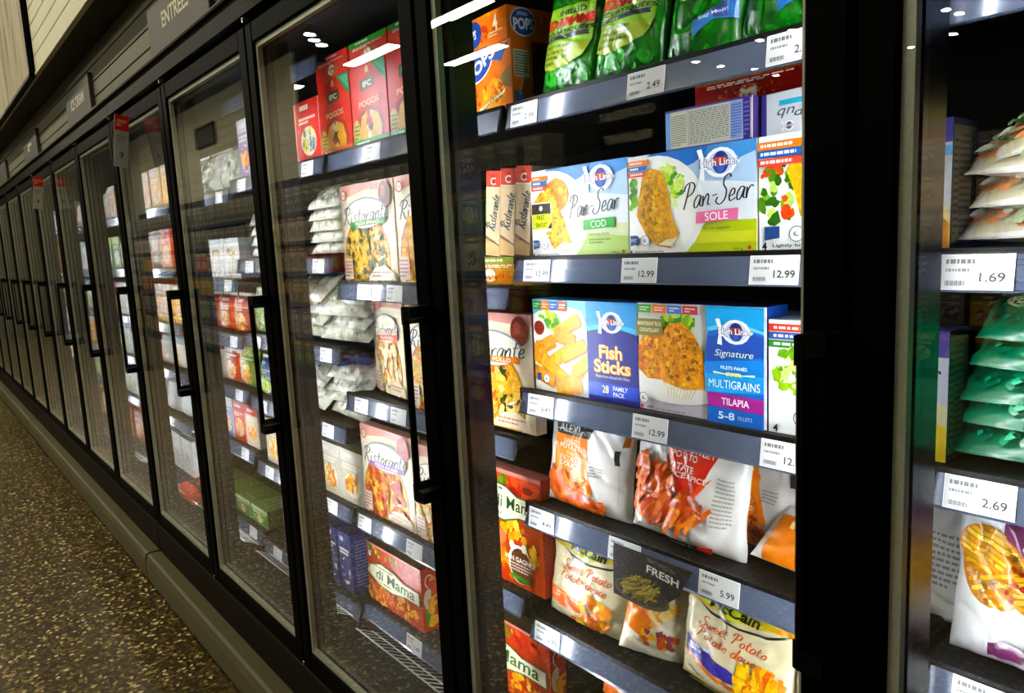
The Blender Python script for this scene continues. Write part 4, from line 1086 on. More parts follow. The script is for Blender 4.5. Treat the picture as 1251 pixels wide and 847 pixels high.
def plain_white(W, H, seed, accents):
    a = Art(W, H); a.rng.seed(seed)
    crumbs(a, .5, .5, .46, .46, 70, ('#d9d8c4', '#e9e8da', '#c2c3ac', '#f0efe4', '#a9ad94'), .07, seed)
    for c in accents: a.P([(a.rng.uniform(.1, .4), a.rng.uniform(.2, .5)), (a.rng.uniform(.5, .9), a.rng.uniform(.2, .5)), (a.rng.uniform(.6, .9), a.rng.uniform(.5, .8)), (a.rng.uniform(.1, .4), a.rng.uniform(.55, .8))], c)
    return a
def plain_print(W, H, seed, base, food, band):
    a = Art(W, H); a.R(0, 0, 1, 1, base); a.R(0, .78, 1, 1, band); a.E(.5, .34, .34 * min(1, W / H), .24, '#e9e4d4', 18)
    crumbs(a, .5, .34, .30, .2, 40, food, .06, seed); a.lines(.12, .62, .88, .74, 2, '#f0ece0', 1.2); a.lines(.2, .84, .8, .94, 1, '#f2efe6', 1.4)
    return a

# ------------------------------------------------------------------ goods: bay of fish boxes (between third and fourth door posts)
S = SH[3]
tz = .0006
carton('pan_fried_fish_box', 'white and blue fish carton with a green COD banner', 'fish box', .250, .165, .06, pan_sear(.250, .165, 'cod'), 2.4915, S[1] + tz, side='#c7d2dd', top='#6fa3d6', group='white pan-fry fish cartons')
carton('pan_fried_fish_box', 'white and lime fish carton with a pink SOLE banner', 'fish box', .244, .163, .06, pan_sear(.244, .163, 'sole'), 2.741, S[1] + tz, side='#b9c3a0', top='#6fa3d6', group='white pan-fry fish cartons', side_art=None)
carton('breaded_fish_box', 'fish carton with salad and a yellow fillet, right of the pink SOLE banner', 'fish box', .215, .163, .06, hl_third(.215, .163), 2.974, S[1] + tz, side='#c7d2dd', group='white pan-fry fish cartons')
carton('carton_lying_flat', 'small-print side of a carton lying across the top of the SOLE carton', 'fish box', .155, .063, .16, text_panel(.155, .063), 2.771, S[1] + .163 + 2 * tz, y=.232, yaw=.02, side='#5c4a86', top='#8f8578', group='cartons lying on the fish boxes')
carton('carton_lying_flat', 'white-ended carton lying upside down above the box with the yellow fillet', 'fish box', .150, .060, .17, side_panel(.150, .060), 2.932, S[1] + .163 + 2 * tz, y=.236, yaw=-.10, side='#6a6f9a', top='#9a968c', group='cartons lying on the fish boxes')
carton('carton_lying_flat', 'red and orange carton lying deep in the shelf behind the flat cartons', 'fish box', .2, .05, .14, plain_print(.2, .05, 3, '#a8281c', ('#c8451f', '#d9822c'), '#c9761e'), 2.80, S[1] + .163 + .066, y=.30, side='#b03a1e', top='#b8321e', group='cartons lying on the fish boxes')
carton('fish_stick_box', 'blue carton of golden fish sticks with yellow lettering', 'fish box', .274, .183, .06, fish_sticks(.274, .183), 2.4945, S[2] + tz, side='#262b84', top='#4f8fc6', group='blue family fish cartons')
carton('tilapia_box', 'blue carton with a breaded fillet on a plate and a purple TILAPIA band', 'fish box', .245, .185, .06, tilapia(.245, .185), 2.7555, S[2] + tz, side='#28539e', top='#2a2f80', group='blue family fish cartons')
carton('fish_fillet_box', 'white carton with green salad beside the purple-banded tilapia carton', 'fish box', .20, .168, .06, hl_fourth(.20, .168), 2.982, S[2] + tz, side='#d6d8d4', top='#cfd8dc', group='blue family fish cartons')
for i, x in enumerate((2.45, 2.66, 2.86)):
    carton('fish_fillet_box', 'dark blue fish carton lying in the second row behind the blue cartons', 'fish box', .19, .16, .05, plain_print(.19, .16, i, '#28407f', ('#d69a34', '#e8c05a'), '#3f78b8'), x, S[2] + tz, y=.36, side='#203070', group='second row of fish cartons')
for i, x in enumerate((2.46, 2.66, 2.87)):
    carton('flatbread_box', 'pale flat-topped carton deep in the shelf behind the fish cartons', 'box', .18, .14, .05, plain_print(.18, .14, i + 4, '#b8b09a', ('#a3462a', '#c9803a', '#6a7a3a'), '#cfc6b2'), x, S[2] + tz, y=.50, group='deep row of pale cartons')

# top shelf: snack boxes and green bags
carton('pizza_snack_box', 'orange upright snack carton with a blue oval, lower of two', 'snack box', .150, .131, .055, pops(.150, .131, True), 2.2505, SH[2][0] + tz, side='#ee861c', top='#e07a18', side_art=pops_side(.055, .131, True), group='orange snack cartons')
carton('pizza_snack_box', 'orange snack carton lying on top of another, blue oval on its end', 'snack box', .12, .062, .115, pops(.12, .062, False), 2.262, SH[2][0] + .131 + 2 * tz, y=.222, yaw=-.06, side='#ee861c', top='#e98a2a', side_art=pops_side(.115, .062, False), group='orange snack cartons')
bag('edamame_bag', 'green edamame bag next to the orange snack cartons', 'frozen bag', .150, .245, .045, edamame(.150, .182), 2.463, S[0] + tz, lean=-.13, roll=.10, y=.248, base='#1c8a30', seed=1, wr=.0025, seal='#1a7a2c', group='green edamame bags', skew=.35)
bag('edamame_bag', 'green edamame bag with larger visible red lettering, beside the green beans', 'frozen bag', .150, .245, .045, edamame(.150, .182), 2.602, S[0] + tz, lean=-.13, roll=.10, y=.248, base='#1c8a30', seed=2, wr=.0025, seal='#1a7a2c', group='green edamame bags', skew=.35)
bag('edamame_bag', 'edamame bag standing behind, mostly hidden by the two in front', 'frozen bag', .150, .24, .04, edamame(.150, .18), 2.655, S[0] + tz, lean=-.06, y=.33, base='#1c7a2c', seed=3, wr=.003, seal='#1a7a2c', group='green edamame bags')
bag('green_bean_bag', 'bag of whole green beans with a slanted blue ribbon, second bag from the door post', 'frozen bag', .140, .22, .05, beans(.140, .175, 3), 2.752, S[0] + tz, lean=-.12, roll=.12, y=.252, base='#1d7a2a', seed=4, wr=.003, seal='#1a6a2a', group='green bean bags')
bag('green_bean_bag', 'bag of whole green beans with a blue ribbon, right against the door post', 'frozen bag', .150, .22, .05, beans(.150, .175, 9), 2.895, S[0] + tz, lean=-.12, roll=.08, y=.252, base='#1d7a2a', seed=5, wr=.003, seal='#1a6a2a', group='green bean bags')

# fries
bag('sweet_potato_fries_bag', 'white fries bag with a plain orange front panel and black top', 'frozen bag', .225, .20, .055, sweet_fries(.225, .180), 2.466, S[3] + tz, yaw=.05, lean=-.10, roll=.03, base='#e3e2de', seed=6, wr=.0035, group='white bags of sweet potato fries')
bag('spicy_fries_bag', 'white fries bag with a red pointed panel, slumped towards the right', 'frozen bag', .238, .205, .06, spicy_fries(.238, .188), 2.702, S[3] + tz, yaw=.02, lean=-.10, roll=.04, base='#e3e2de', seed=7, wr=.005, group='white bags of sweet potato fries')
bag('sweet_potato_fries_bag', 'white fries bag standing half hidden behind the red-panelled one', 'frozen bag', .20, .20, .05, sweet_fries(.20, .20), 2.80, S[3] + tz, y=.335, lean=-.04, yaw=-.1, base='#d9d8d4', seed=8, wr=.005, group='white bags of sweet potato fries')
bag('sweet_potato_fries_bag', 'orange and white fries bag lying flat on the shelf by the handle', 'frozen bag', .21, .13, .05, lying_fries(.21, .13), 2.940, S[3] + .018, y=.245, lean=-.95, roll=.06, base='#d9d8d4', seed=9, wr=.004, group='white bags of sweet potato fries')
bag('potato_cube_bag', 'cream bag with yellow top and orange band, left under the FRESH card', 'frozen bag', .215, .20, .06, mccain(.215, .186, 'cube'), 2.455, S[4] + tz, yaw=.10, lean=-.08, roll=.06, base='#dcd4b6', seed=10, wr=.0035, seal='#d8c020', group='cream bags of sweet potato')
bag('small_fries_bag', 'cream bag half turned away, slumped between two yellow-topped bags', 'frozen bag', .15, .16, .05, small_fries(.15, .16), 2.625, S[4] + tz, yaw=.5, lean=-.1, roll=.16, base='#e0d9c4', seed=11, wr=.006, group='cream bags of sweet potato', y=.262)
bag('crinkle_fries_bag', 'cream bag with purple band and a bowl of crinkle fries', 'frozen bag', .232, .205, .065, mccain(.232, .184, 'crinkle'), 2.80, S[4] + tz, yaw=-.03, lean=-.08, roll=.03, base='#dcd4b6', seed=12, wr=.0035, seal='#d8c020', group='cream bags of sweet potato')
bag('small_fries_bag', 'pale bag with a red corner, tucked behind the door post low down', 'frozen bag', .17, .17, .055, Art(.17, .17), 2.995, S[4] + tz, base='#dcd6c6', seed=13, wr=.005, group='cream bags of sweet potato')

a = Art(.24, .17); a.R(0, 0, 1, 1, '#d9781e'); crumbs(a, .35, .6, .25, .3, 26, ('#d8c43a', '#e9d86a', '#b8b43a', '#e8a83a'), .1, 3); a.script('Sun', .72, .62, .28, '#f0e6c8', w=.4, pen=.12)
a.P([(0, .8), (.3, 1), (1, 1), (1, .9), (.5, .86)], '#c9482a')
bag('orange_frozen_bag', 'orange bag with yellow and cream script, on the lowest shelf in view', 'frozen bag', .24, .18, .06, a, 2.585, S[5] + .150, lean=-.25, y=.275, base='#cf6a1c', seed=14, wr=.003, seal='#c9601c', group='orange bags low down')
bag('orange_frozen_bag', 'plain orange bag supporting the one with cream script', 'frozen bag', .26, .20, .10, plain_print(.26, .20, 2, '#c9601c', ('#d9a23a', '#e8c05a'), '#a8401c'), 2.60, S[5] + .002, y=.33, lean=-.25, base='#b8541c', seed=15, group='orange bags low down')

# ------------------------------------------------------------------ goods: bay of pizza boxes
S = SH[2]
RW, RH = .286, .262
for i, x in enumerate((2.262, 2.312, 2.362)):
    carton('pizza_box', 'pizza box stood edge-on, %s of three narrow spines left of the COD carton' % ('leftmost', 'middle one', 'rightmost')[i], 'pizza box', .046, .175, .25, ris_edge(.046, .175), 2.235 + .0485 * i, S[1] + .062, yaw=0, roll=.10, front='#dcc9ac', side='#d8c6a8', group='pizza boxes stood edge-on')
carton('pizza_box', 'pizza box lying flat under the three upright spines', 'pizza box', .27, .058, .25, plain_print(.27, .058, 6, '#b8823a', ('#c8642a', '#e0b25a', '#a3401f'), '#8a9a4a'), 2.222, S[1] + tz, side='#c9a878', top='#c8a070', top_art=None, group='pizza boxes stood edge-on')
o = carton('pizza_box', 'pizza box with spinach topping and green banner', 'pizza box', RW, RH, .03, ristorante(RW, RH, 'spinaci', '#6a2f2a'), 1.704, S[1] + tz, front='#e3d3b4', side='#e9d8bf', top='#d9a79a', group='pizza boxes with script lettering')
carton('pizza_box', 'pizza box with a yellow banner, beside the spinach one', 'pizza box', RW, RH, .03, ristorante(RW, RH, 'quattro', '#b84a3a'), 1.998, S[1] + tz, front='#e3d3b4', side='#e9d8bf', top='#d9a79a', group='pizza boxes with script lettering')
carton('pizza_box', 'pizza box with pale mozzarella topping and red banner, turned edgeways', 'pizza box', RW, RH, .03, ristorante(RW, RH, 'mozzarella', None), 1.712, S[2] + .006, y=.257, yaw=-.235, roll=-.05, front='#e3d3b4', side='#efe8dc', top='#d9a79a', group='pizza boxes with script lettering')
carton('pizza_box', 'pizza box showing only its right part behind the long door handle', 'pizza box', .26, RH, .03, ristorante(.26, RH, 'pollo', None), 1.995, S[2] + tz, front='#e3d3b4', side='#efe8dc', top='#d9a79a', group='pizza boxes with script lettering')
carton('pizza_box', 'pizza box with orange banner and spinach-chicken topping, beside the fish sticks', 'pizza box', .272, .252, .03, ristorante(.272, .252, 'pollo', '#7a2f28'), 2.215, S[2] + .006, front='#e3d3b4', side='#e9d8bf', top='#d9a79a', group='pizza boxes with script lettering')
carton('pizza_box', 'pizza box with purple banner and salami topping', 'pizza box', .275, RH, .03, ristorante(.275, RH, 'salame', '#a83228'), 1.708, S[3] + tz, front='#e3d3b4', side='#efe8dc', top='#d9a79a', group='pizza boxes with script lettering')
carton('pizza_box', 'pizza box right of the salami one, mostly hidden by the door handle', 'pizza box', .24, .255, .03, ristorante(.24, .255, 'mozzarella', '#b23a38'), 1.975, S[3] + tz, front='#d9a79a', side='#efe8dc', top='#d9a79a', group='pizza boxes with script lettering')
carton('baked_pizza_box', 'tall red-orange pizza box with a green-edged cream name plate and a bow tie seal', 'pizza box', .25, .262, .035, mama(.25, .262, True), 2.231, S[3] + tz, front='#c4571f', side='#a83a1c', top='#d9928a', group='orange home-style pizza boxes')
carton('baked_pizza_box', 'wide red-orange pizza box, right end of the lowest pizza shelf', 'pizza box', .30, .178, .045, mama(.30, .178, False), 2.210, S[4] + tz, front='#b8481e', side='#b9401f', top='#5b4a2a', side_art=mama_side(.045, .178), group='orange home-style pizza boxes')
carton('baked_pizza_box', 'wide red-orange pizza box above the wire grille, lit end at its right', 'pizza box', .30, .180, .05, mama(.30, .180, False), 1.700, S[4] + tz, front='#b8481e', side='#b9401f', top='#5b4a2a', side_art=mama_side(.05, .180), group='orange home-style pizza boxes')
for i, x in enumerate((1.648, 1.838, 2.028)):
    carton('corn_dog_box', ('red box with orange foot strip, right of the yellow-flashed red box', 'red box with green foot strip under a ceiling-lamp glint', 'red box with green foot strip against the door post')[i], 'snack box', .184, .202, .06, dogs(.184, .202, i + 3, ('#e0702c', '#2f9a3a', '#2f9a3a')[i]), x - .078, S[0] + tz, front='#c83a22', side='#d0452a', top='#b8321e', group='red snack boxes')
for i, x in enumerate((1.62, 1.82, 2.02)):
    carton('corn_dog_box', ('red carton lying on the red box with orange foot strip', 'red carton with green corner lying in the middle of the top row', 'red carton with a green patch lying against the door post')[i], 'snack box', .19, .06, .10, plain_print(.19, .06, i, '#c23a22', ('#3f9a3a', '#d9602c'), ('#c23a22', '#3f9a3a', '#2f8a34')[i]), x - .05, S[0] + .202 + 2 * tz, front='#c23a22', side='#c23a22', top='#b8321e', group='red cartons lying on top')

# ------------------------------------------------------------------ goods: bay of white vegetable bags
S = SH[1]
def lying(name, label, W, H, T, art, x, z, group, m='clear', y=.30, lean=-.85, yaw=0.0, seed=1, base='#d9d9cc', wr=.004, n=28, cat='frozen bag', roll=0.0, px=7.0):
    return bag(name, label, cat, W, H, T, art, x, z, y=y, lean=lean, yaw=yaw, roll=roll, base=base, seed=seed, wr=wr, n=n, m=m, group=group, maxlen=.02, skew=.0, px=px, pt=3.6 if px > 3 else 2.4, waist=.0)
for i in range(5):
    lying('vegetable_bag', ('flat white vegetable bag, %s of the five-high stack left of the spinach pizza') % ('bottom', 'second from bottom', 'middle', 'fourth from bottom', 'top')[i], .24, .10, .036, plain_white(.24, .10, i + 1, ()), 1.435, S[1] + .012 + .033 * i, 'white bags in the five-high stack', seed=20 + i, y=.235)
for i in range(4):
    for j in range(2):
        lying('vegetable_bag', 'crinkled white vegetable bag, %s of the heap, %s' % (('bottom', 'second', 'third', 'top')[i], ('left column', 'column by the mozzarella pizza')[j]), .27, .12, .042, plain_white(.27, .12, i + 11 + j, ('#b5803a',) if i == 3 and j == 1 else ()), 1.18 + .275 * j, S[2] + .014 + .037 * i, 'crinkled white bags in the heap', seed=30 + i * 2 + j, y=.25 + .012 * (i % 2), yaw=.08 * (-1) ** i, wr=.007)
for i in range(4):
    for j in range(2):
        lying('vegetable_bag', 'loose white bag %s, %s' % (('at the bottom of the pile', 'second up the pile', 'third up the pile, blue print', 'topmost on the pile, blue print')[i], ('far side', 'nearer the salami pizza')[j]), .27, .12, .042, plain_white(.27, .12, i + 21 + j, ('#2a4f9c', '#3a62b0') if i >= 2 else ()), 1.17 + .275 * j, S[3] + .014 + .037 * i, 'white bags with blue print', seed=50 + i * 2 + j, y=.25 + .012 * (i % 2), yaw=-.08 * (-1) ** i, wr=.007)
for i, x in enumerate((.92, 1.07, 1.22, 1.375, 1.525)):
    carton('onion_ring_box', 'pale carton with golden fried food, %s of five below the white bags' % ('far left', 'second', 'third', 'fourth', 'right-hand')[i], 'snack box', .145, .165, .09, plain_print(.145, .165, i + 3, '#c9c4b4', GOLD, '#d9d5c9'), x - .03, S[4] + tz, side='#bdb6a2', top='#a9a392', group='pale snack cartons in a row')
for i, x in enumerate((.95, 1.08, 1.21, 1.305, 1.40)):
    carton('dessert_box', 'dark blue carton with small print, %s of five above the wire grille' % ('far left', 'second', 'third', 'fourth', 'right-hand')[i], 'box', .085, .19, .14, plain_print(.085, .19, i, '#2a2d52', ('#4a4d78', '#3a3d60'), '#343a68'), x, S[5] + tz, side='#2b2e56', top='#3b3f66', front='#2a2d52', side_art=(lambda q: (q.R(0, 0, 1, 1, '#2c3058'), q.lines(.1, .1, .9, .9, 14, '#7d82a8'), q)[-1])(Art(.14, .19)), group='dark blue cartons')
carton('corn_dog_box', 'red box with a yellow flash at the left end of the red boxes', 'snack box', .15, .175, .06, plain_print(.15, .175, 9, '#cf3a26', ('#e6dc2c', '#b8c83a', '#d9d2c8', '#5a86c0'), '#c23222'), 1.395, S[0] + tz, side='#c23a22', top='#b8321e', group='red snack boxes')
carton('corn_dog_box', 'red box left of the yellow-flashed one, deeper in the row', 'snack box', .15, .175, .06, plain_print(.15, .175, 8, '#c23a26', ('#e6dc2c', '#d9d2c8'), '#b83222'), 1.235, S[0] + tz, side='#c23a22', top='#b8321e', group='red snack boxes')
carton('frozen_meal_box', 'upright white carton with purple and orange print at the far end of the top shelf', 'snack box', .12, .20, .07, plain_print(.12, .20, 4, '#8a7aa8', ('#e0803a', '#efb24a', '#6a4a9a'), '#c9ccd2'), .885, S[0] + tz, side='#cfd2d6', top='#cfd2d6', group='upright cartons')
for i in range(4):
    lying('vegetable_bag', 'small pale bag, %s of the stack left of the clear stacked bags' % ('bottom', 'second', 'third', 'top')[i], .22, .10, .038, plain_white(.22, .10, i + 41, ('#8aa04a',) if i % 2 else ()), .93, S[1] + .013 + .036 * i, 'pale bags in the second-shelf stack', seed=70 + i, y=.235)
for i, (c, f) in enumerate((('#7f9a4a', ('#c9cf7a', '#5f8a3a')), ('#c9c4b4', ('#d9d27a', '#9ab05a')))):
    bag('frozen_mix_bag', ('green and white mix bag', 'pale mix bag')[i] + ' standing on the third shelf by the stacked white bags', 'frozen bag', .14, .15, .05, plain_print(.14, .15, i + 3, c, f, '#d8d8cc'), .88 + .15 * i - .02, S[2] + tz, base='#d8d8cc', seed=80 + i, n=24, maxlen=.02, group='mix bags')
for i, (c, f) in enumerate((('#2f5a8a', ('#7fae4a', '#cfe07a')), ('#5f8f3a', ('#cfe07a', '#e8e6d0')))):
    bag('frozen_mix_bag', ('blue-topped', 'lettuce green')[i] + ' mix bag standing on the fourth shelf beside the door handle', 'frozen bag', .14, .14, .05, plain_print(.14, .14, i + 6, c, f, ('#2a4f9c', '#cfd6c0')[i]), .88 + .15 * i - .02, S[3] + tz, base='#cfd4c6', seed=84 + i, n=24, maxlen=.02, group='mix bags')

# ------------------------------------------------------------------ goods: next bay to the left
S = SH[0]
lying_c = '#cdd3d2'
for i, x in enumerate((.12, .38, .64)):
    bag('clear_ice_bag', 'big clear crinkled bag on the top shelf, %s of three' % ('far left', 'middle', 'right')[i], 'frozen bag', .25, .17, .10, plain_white(.25, .17, i + 61, ()), x, S[0] + tz, lean=-.2, base='#cdd3d2', m='clear', wr=.007, seed=90 + i, n=26, maxlen=.02, y=.275, group='big clear bags')
for i, x in enumerate((.10, .28, .46, .64)):
    carton('pie_box', 'pale carton with a small dark picture, %s of four under the clear bags' % ('far left', 'second', 'third', 'right-hand')[i], 'box', .165, .075, .16, plain_print(.165, .075, i, '#d8dad8', ('#7a5a3a', '#a3824a', '#c9b48a'), '#c3c8cc'), x, S[1] + tz, side='#cfd2d2', top='#c2c6c6', group='pale pie cartons')
    carton('pie_box', 'upper pale carton with brown picture, %s of four stacked on others' % ('far left', 'second', 'third', 'right-hand')[i], 'box', .165, .075, .16, plain_print(.165, .075, i + 5, '#dcdad0', ('#7a5a3a', '#c9a24a', '#8a8a4a'), '#b8c0c6'), x + .006, S[1] + .075 + 2 * tz, side='#cfd2d2', top='#c2c6c6', group='pale pie cartons')
for i, x in enumerate((.08, .26, .44, .62)):
    bag('breaded_snack_bag', 'red-topped bag of breaded snacks, %s of four' % ('far left', 'second', 'third', 'right-hand')[i], 'frozen bag', .165, .145, .06, plain_print(.165, .145, i + 2, '#c05a34', GOLD, '#c23a2a'), x + .05, S[2] + tz, base='#cfc6b8', seed=100 + i, n=24, maxlen=.02, group='red-topped snack bags')
for i, x in enumerate((.08, .26, .44, .62)):
    bag('potato_snack_bag', ('orange', 'white', 'orange-red', 'green')[i] + ' snack bag on the fourth shelf, second bay left of the pizza', 'frozen bag', .165, .16, .06, plain_print(.165, .16, i + 7, ('#c9682c', '#d6d3c8', '#c2543a', '#7f9a4a')[i], GOLD, ('#d9d5c9', '#c23a2a', '#d9d5c9', '#cfe07a')[i]), x + .05, S[3] + tz, base='#d2cec4', seed=110 + i, n=24, maxlen=.02, group='fourth-shelf snack bags')
for i, x in enumerate((.06, .22, .36, .50, .64)):
    carton('waffle_box', ('blue', 'purple', 'blue and white', 'plain orange-red', 'pale red-edged')[i] + ' carton on the fifth shelf above the green boxes', 'box', .13, .16, .10, plain_print(.13, .16, i, ('#3a4f9a', '#6a4a9a', '#8aa0cf', '#d8562c', '#d9cfc0')[i], ('#e8b04a', '#d9822c', '#f0d080'), ('#2f3f86', '#5a3a8a', '#d9dde6', '#c23a22', '#c23a2a')[i]), x + .04, S[4] + tz, side=('#34468c', '#5a3f8a', '#aab8d8', '#c9482a', '#cfc6b8')[i], group='fifth-shelf cartons')
for i, x in enumerate((.06, .24, .42, .60)):
    for j in range(1):
        carton('vegetable_box', 'flat green and yellow carton on the lowest shelf, %s of four' % ('far left', 'second', 'third', 'right-hand')[i], 'box', .165, .07, .13, plain_print(.165, .07, i + j, '#4a7a3a', ('#e0a03a', '#c23a2a', '#d9d27a'), '#b8c49a'), x + .06, S[5] + tz + .071 * j, side='#5a6a3a', top='#6a7848', group='flat green cartons')

# ------------------------------------------------------------------ goods: bay at the right edge
S = SH[4]
carton('tall_fish_box', 'white and blue carton stood on end beside the carrot bags', 'fish box', .020, .155, .075, (lambda q: (q.R(0, 0, 1, 1, '#dfe3ea'), q.R(0, .82, 1, 1, '#3a3a94'), q.R(0, .72, 1, .80, '#7fb8e0'), q.P([(0, 0), (1, 0), (1, .2), (0, .34)], '#e0a23a'), q.P([(0, .34), (1, .2), (1, .3), (0, .46)], '#ead9a8'), q)[-1])(Art(.020, .155)), 3.111, S[1] + tz, side='#c3c8d0', side_art=text_panel(.075, .155), top='#4a78bf')
carton('tall_fish_box', 'white and yellow carton stood on end beside the green pea bags', 'fish box', .026, .165, .06, (lambda q: (q.R(0, 0, 1, 1, '#cdd0dc'), q.R(0, .80, 1, 1, '#5a4a9c'), q.P([(0, 0), (1, 0), (1, .26), (0, .34)], '#e6cf3a'), q.P([(0, .34), (1, .26), (1, .42), (0, .5)], '#dcd6b0'), q.R(0, .36, .35, .48, '#7a4a9a'), q.script('S', .4, .62, .13, '#333640', w=.5, pen=.14), q)[-1])(Art(.026, .165)), 3.112, S[2] + tz, side='#a9b4bc', side_art=text_panel(.06, .165), top='#6a5aa8')
for i in range(4):
    lying('carrot_pea_bag', 'clear bag of peas and carrots, %s of the four-high stack' % ('bottom', 'second', 'third', 'topmost, its tail sticking up')[i], .30, .090, .050, veg(.30, .090, 'carrot'), (3.272, 3.284, 3.276, 3.300)[i], S[1] + .012 + (0, .040, .072, .124)[i], 'bags of peas and carrots', seed=120 + i, y=.245, base='#cfcdc2', wr=.0018, n=52, px=1.9, lean=-1.08, roll=(0, -.02, .03, -.24)[i], m='film')
for i in range(5):
    lying('green_pea_bag', 'green bag of peas, %s of the five-high stack' % ('bottom', 'second', 'middle', 'fourth', 'topmost')[i], .30, .090, .046, veg(.30, .090, 'peas'), (3.274, 3.282, 3.279, 3.288, 3.294)[i], S[2] + .011 + .035 * i, 'green bags of peas', seed=130 + i, y=.245, base='#178a66', wr=.0018, n=52, px=1.9, lean=-1.08, roll=(0, .03, -.02, .05, .04)[i], m='film')
bag('waffle_fries_bag', 'white bag of seasoned waffle fries with a purple panel', 'frozen bag', .25, .21, .06, waffle(.25, .21), 3.250, S[3] + tz, lean=-.06, base='#dedfdf', seed=140, wr=.0055)
bag('fries_bag_turned_away', 'grey-white bag seen from the back, left of the waffle fries', 'frozen bag', .15, .19, .05, (lambda q: (q.lines(.2, .3, .8, .7, 9, '#8a8a86'), q)[-1])(Art(.15, .19)), 3.106, S[3] + tz, y=.315, lean=-.03, base='#cfd0ce', seed=141, wr=.006)
bag('yellow_fries_bag', 'yellow bag corner low at the right, behind the door post', 'frozen bag', .16, .17, .05, Art(.16, .17), 3.16, S[4] + tz, y=.30, base='#d9b82a', seed=142, wr=.004)
for i, x in enumerate((3.45, 3.62, 3.78)):
    carton('fish_fillet_box', 'fish carton beyond the right edge of the view', 'fish box', .15, .17, .06, plain_print(.15, .17, i, '#d6dbe0', GOLD, '#2f6ab4'), x, S[1] + tz, group='cartons beyond the right edge')

# ------------------------------------------------------------------ goods: far bays, glimpsed between reflections
rng = random.Random(11)
PROT = []
for i, (base, food, band) in enumerate((('#d9d6cc', GOLD, '#c23a2a'), ('#c9452c', ('#e8c05a', '#f0dca0'), '#a8281c'), ('#d0d6da', ('#8aa04a', '#c9cf7a'), '#3f78b8'), ('#4f8a3a', ('#d9d27a', '#e8e6d0'), '#cfe07a'), ('#e0a83a', ('#c8512a', '#f0d080'), '#d9cfc0'), ('#e4e6e6', ('#b8bcc0', '#d9d9d2'), '#cfd6dc'))):
    b = B(); q = plain_print(.17, .18, i, base, food, band)
    b.box(-.085, .085, 0, .12, 0, .18, col=base, bev=.002); q.lay(b, lambda u, v, o: (u - .085, -o, v))
    PROT.append(('frozen_food_box', b.mesh('frozen_food_box', [M['carton']]), .178, .18))
for i in range(3):
    q = plain_print(.19, .17, i + 8, ('#d6d5cc', '#cfd4d4', '#c9703a')[i], (GOLD, ('#e6e6da', '#c9cdbc'), GOLD)[i], ('#c9cdc9', '#dde0e0', '#d9d5c9')[i])
    b = bag_mesh(.19, .17, .07, q, base=('#d8d6cc', '#d3d8d8', '#cfc0b0')[i], seed=i + 60, n=16, nb=8, maxlen=.04)
    PROT.append(('frozen_food_bag', b.mesh('frozen_food_bag', [M['film']]), .20, .17))
for k in range(-10, 0):
    for i, z in enumerate(DEF):
        x = mk(k) + .10; kind = rng.randrange(len(PROT))
        while x < mk(k + 1) - .08:
            if rng.random() < .3: kind = rng.randrange(len(PROT))
            nm, me, wd, hh = PROT[kind]
            o = bpy.data.objects.new(nm, me); COL.objects.link(o)
            o.location = (x, YF + (.02 if nm.endswith('bag') else 0) + rng.uniform(0, .01) + (.02 if nm.endswith('bag') else 0), z + .001)
            tag(o, 'frozen food %s glimpsed in the far bays behind the mirroring doors' % nm.split('_')[-1], 'frozen bag' if nm.endswith('bag') else 'box', 'goods in the far bays, ' + nm.split('_')[-1])
            x += wd + rng.uniform(.004, .03)
b = bag_mesh(.30, .16, .08, None, base='#d8401c', seed=5, n=24)  # bag put in for a red spot of unsettled origin
o = b.build('red_frozen_bag', M['film'], None, (-.14, .155, .435), (-1.2, 0, 0), fix=False); tag(o, 'red-orange bag lying at the foot of the case, showing through the glass', 'frozen bag')

# ------------------------------------------------------------------ price tags on the rails
def price_tag(xc, k, i, price, label, wd=.076, group=None, ht=.041, z=None):
    zs = SH[k][i] if z is None else z
    b = B(); t = .0007
    b.box(-wd / 2, wd / 2, -t, 0, -ht, 0)
    a = Art(wd, ht); a.R(.01, .02, .99, .98, '#d9dad9')
    a.lines(.08, .72, .8, .88, 1, '#77797b', 1.4); a.lines(.08, .50, .6, .62, 1, '#8a8c8e', 1.2)
    for q in range(14): a.R(.08 + .02 * q, .12, .08 + .02 * q + (.012 if q % 3 else .007), .26, '#55575a')
    if price: a.T(price, .72, .36, .26, '#3a3c40', w=.085 * len(price), bold=.012)
    a.lay(b, lambda u, v, o: (u - wd / 2, -t - o, v - ht))
    o = b.build('price_tag', M['carton'], None, (xc, .2 - .0052, zs - .0035), (-.137, 0, 0), fix=False)
    return tag(o, label, 'price tag', group or 'white price tags on the rails')
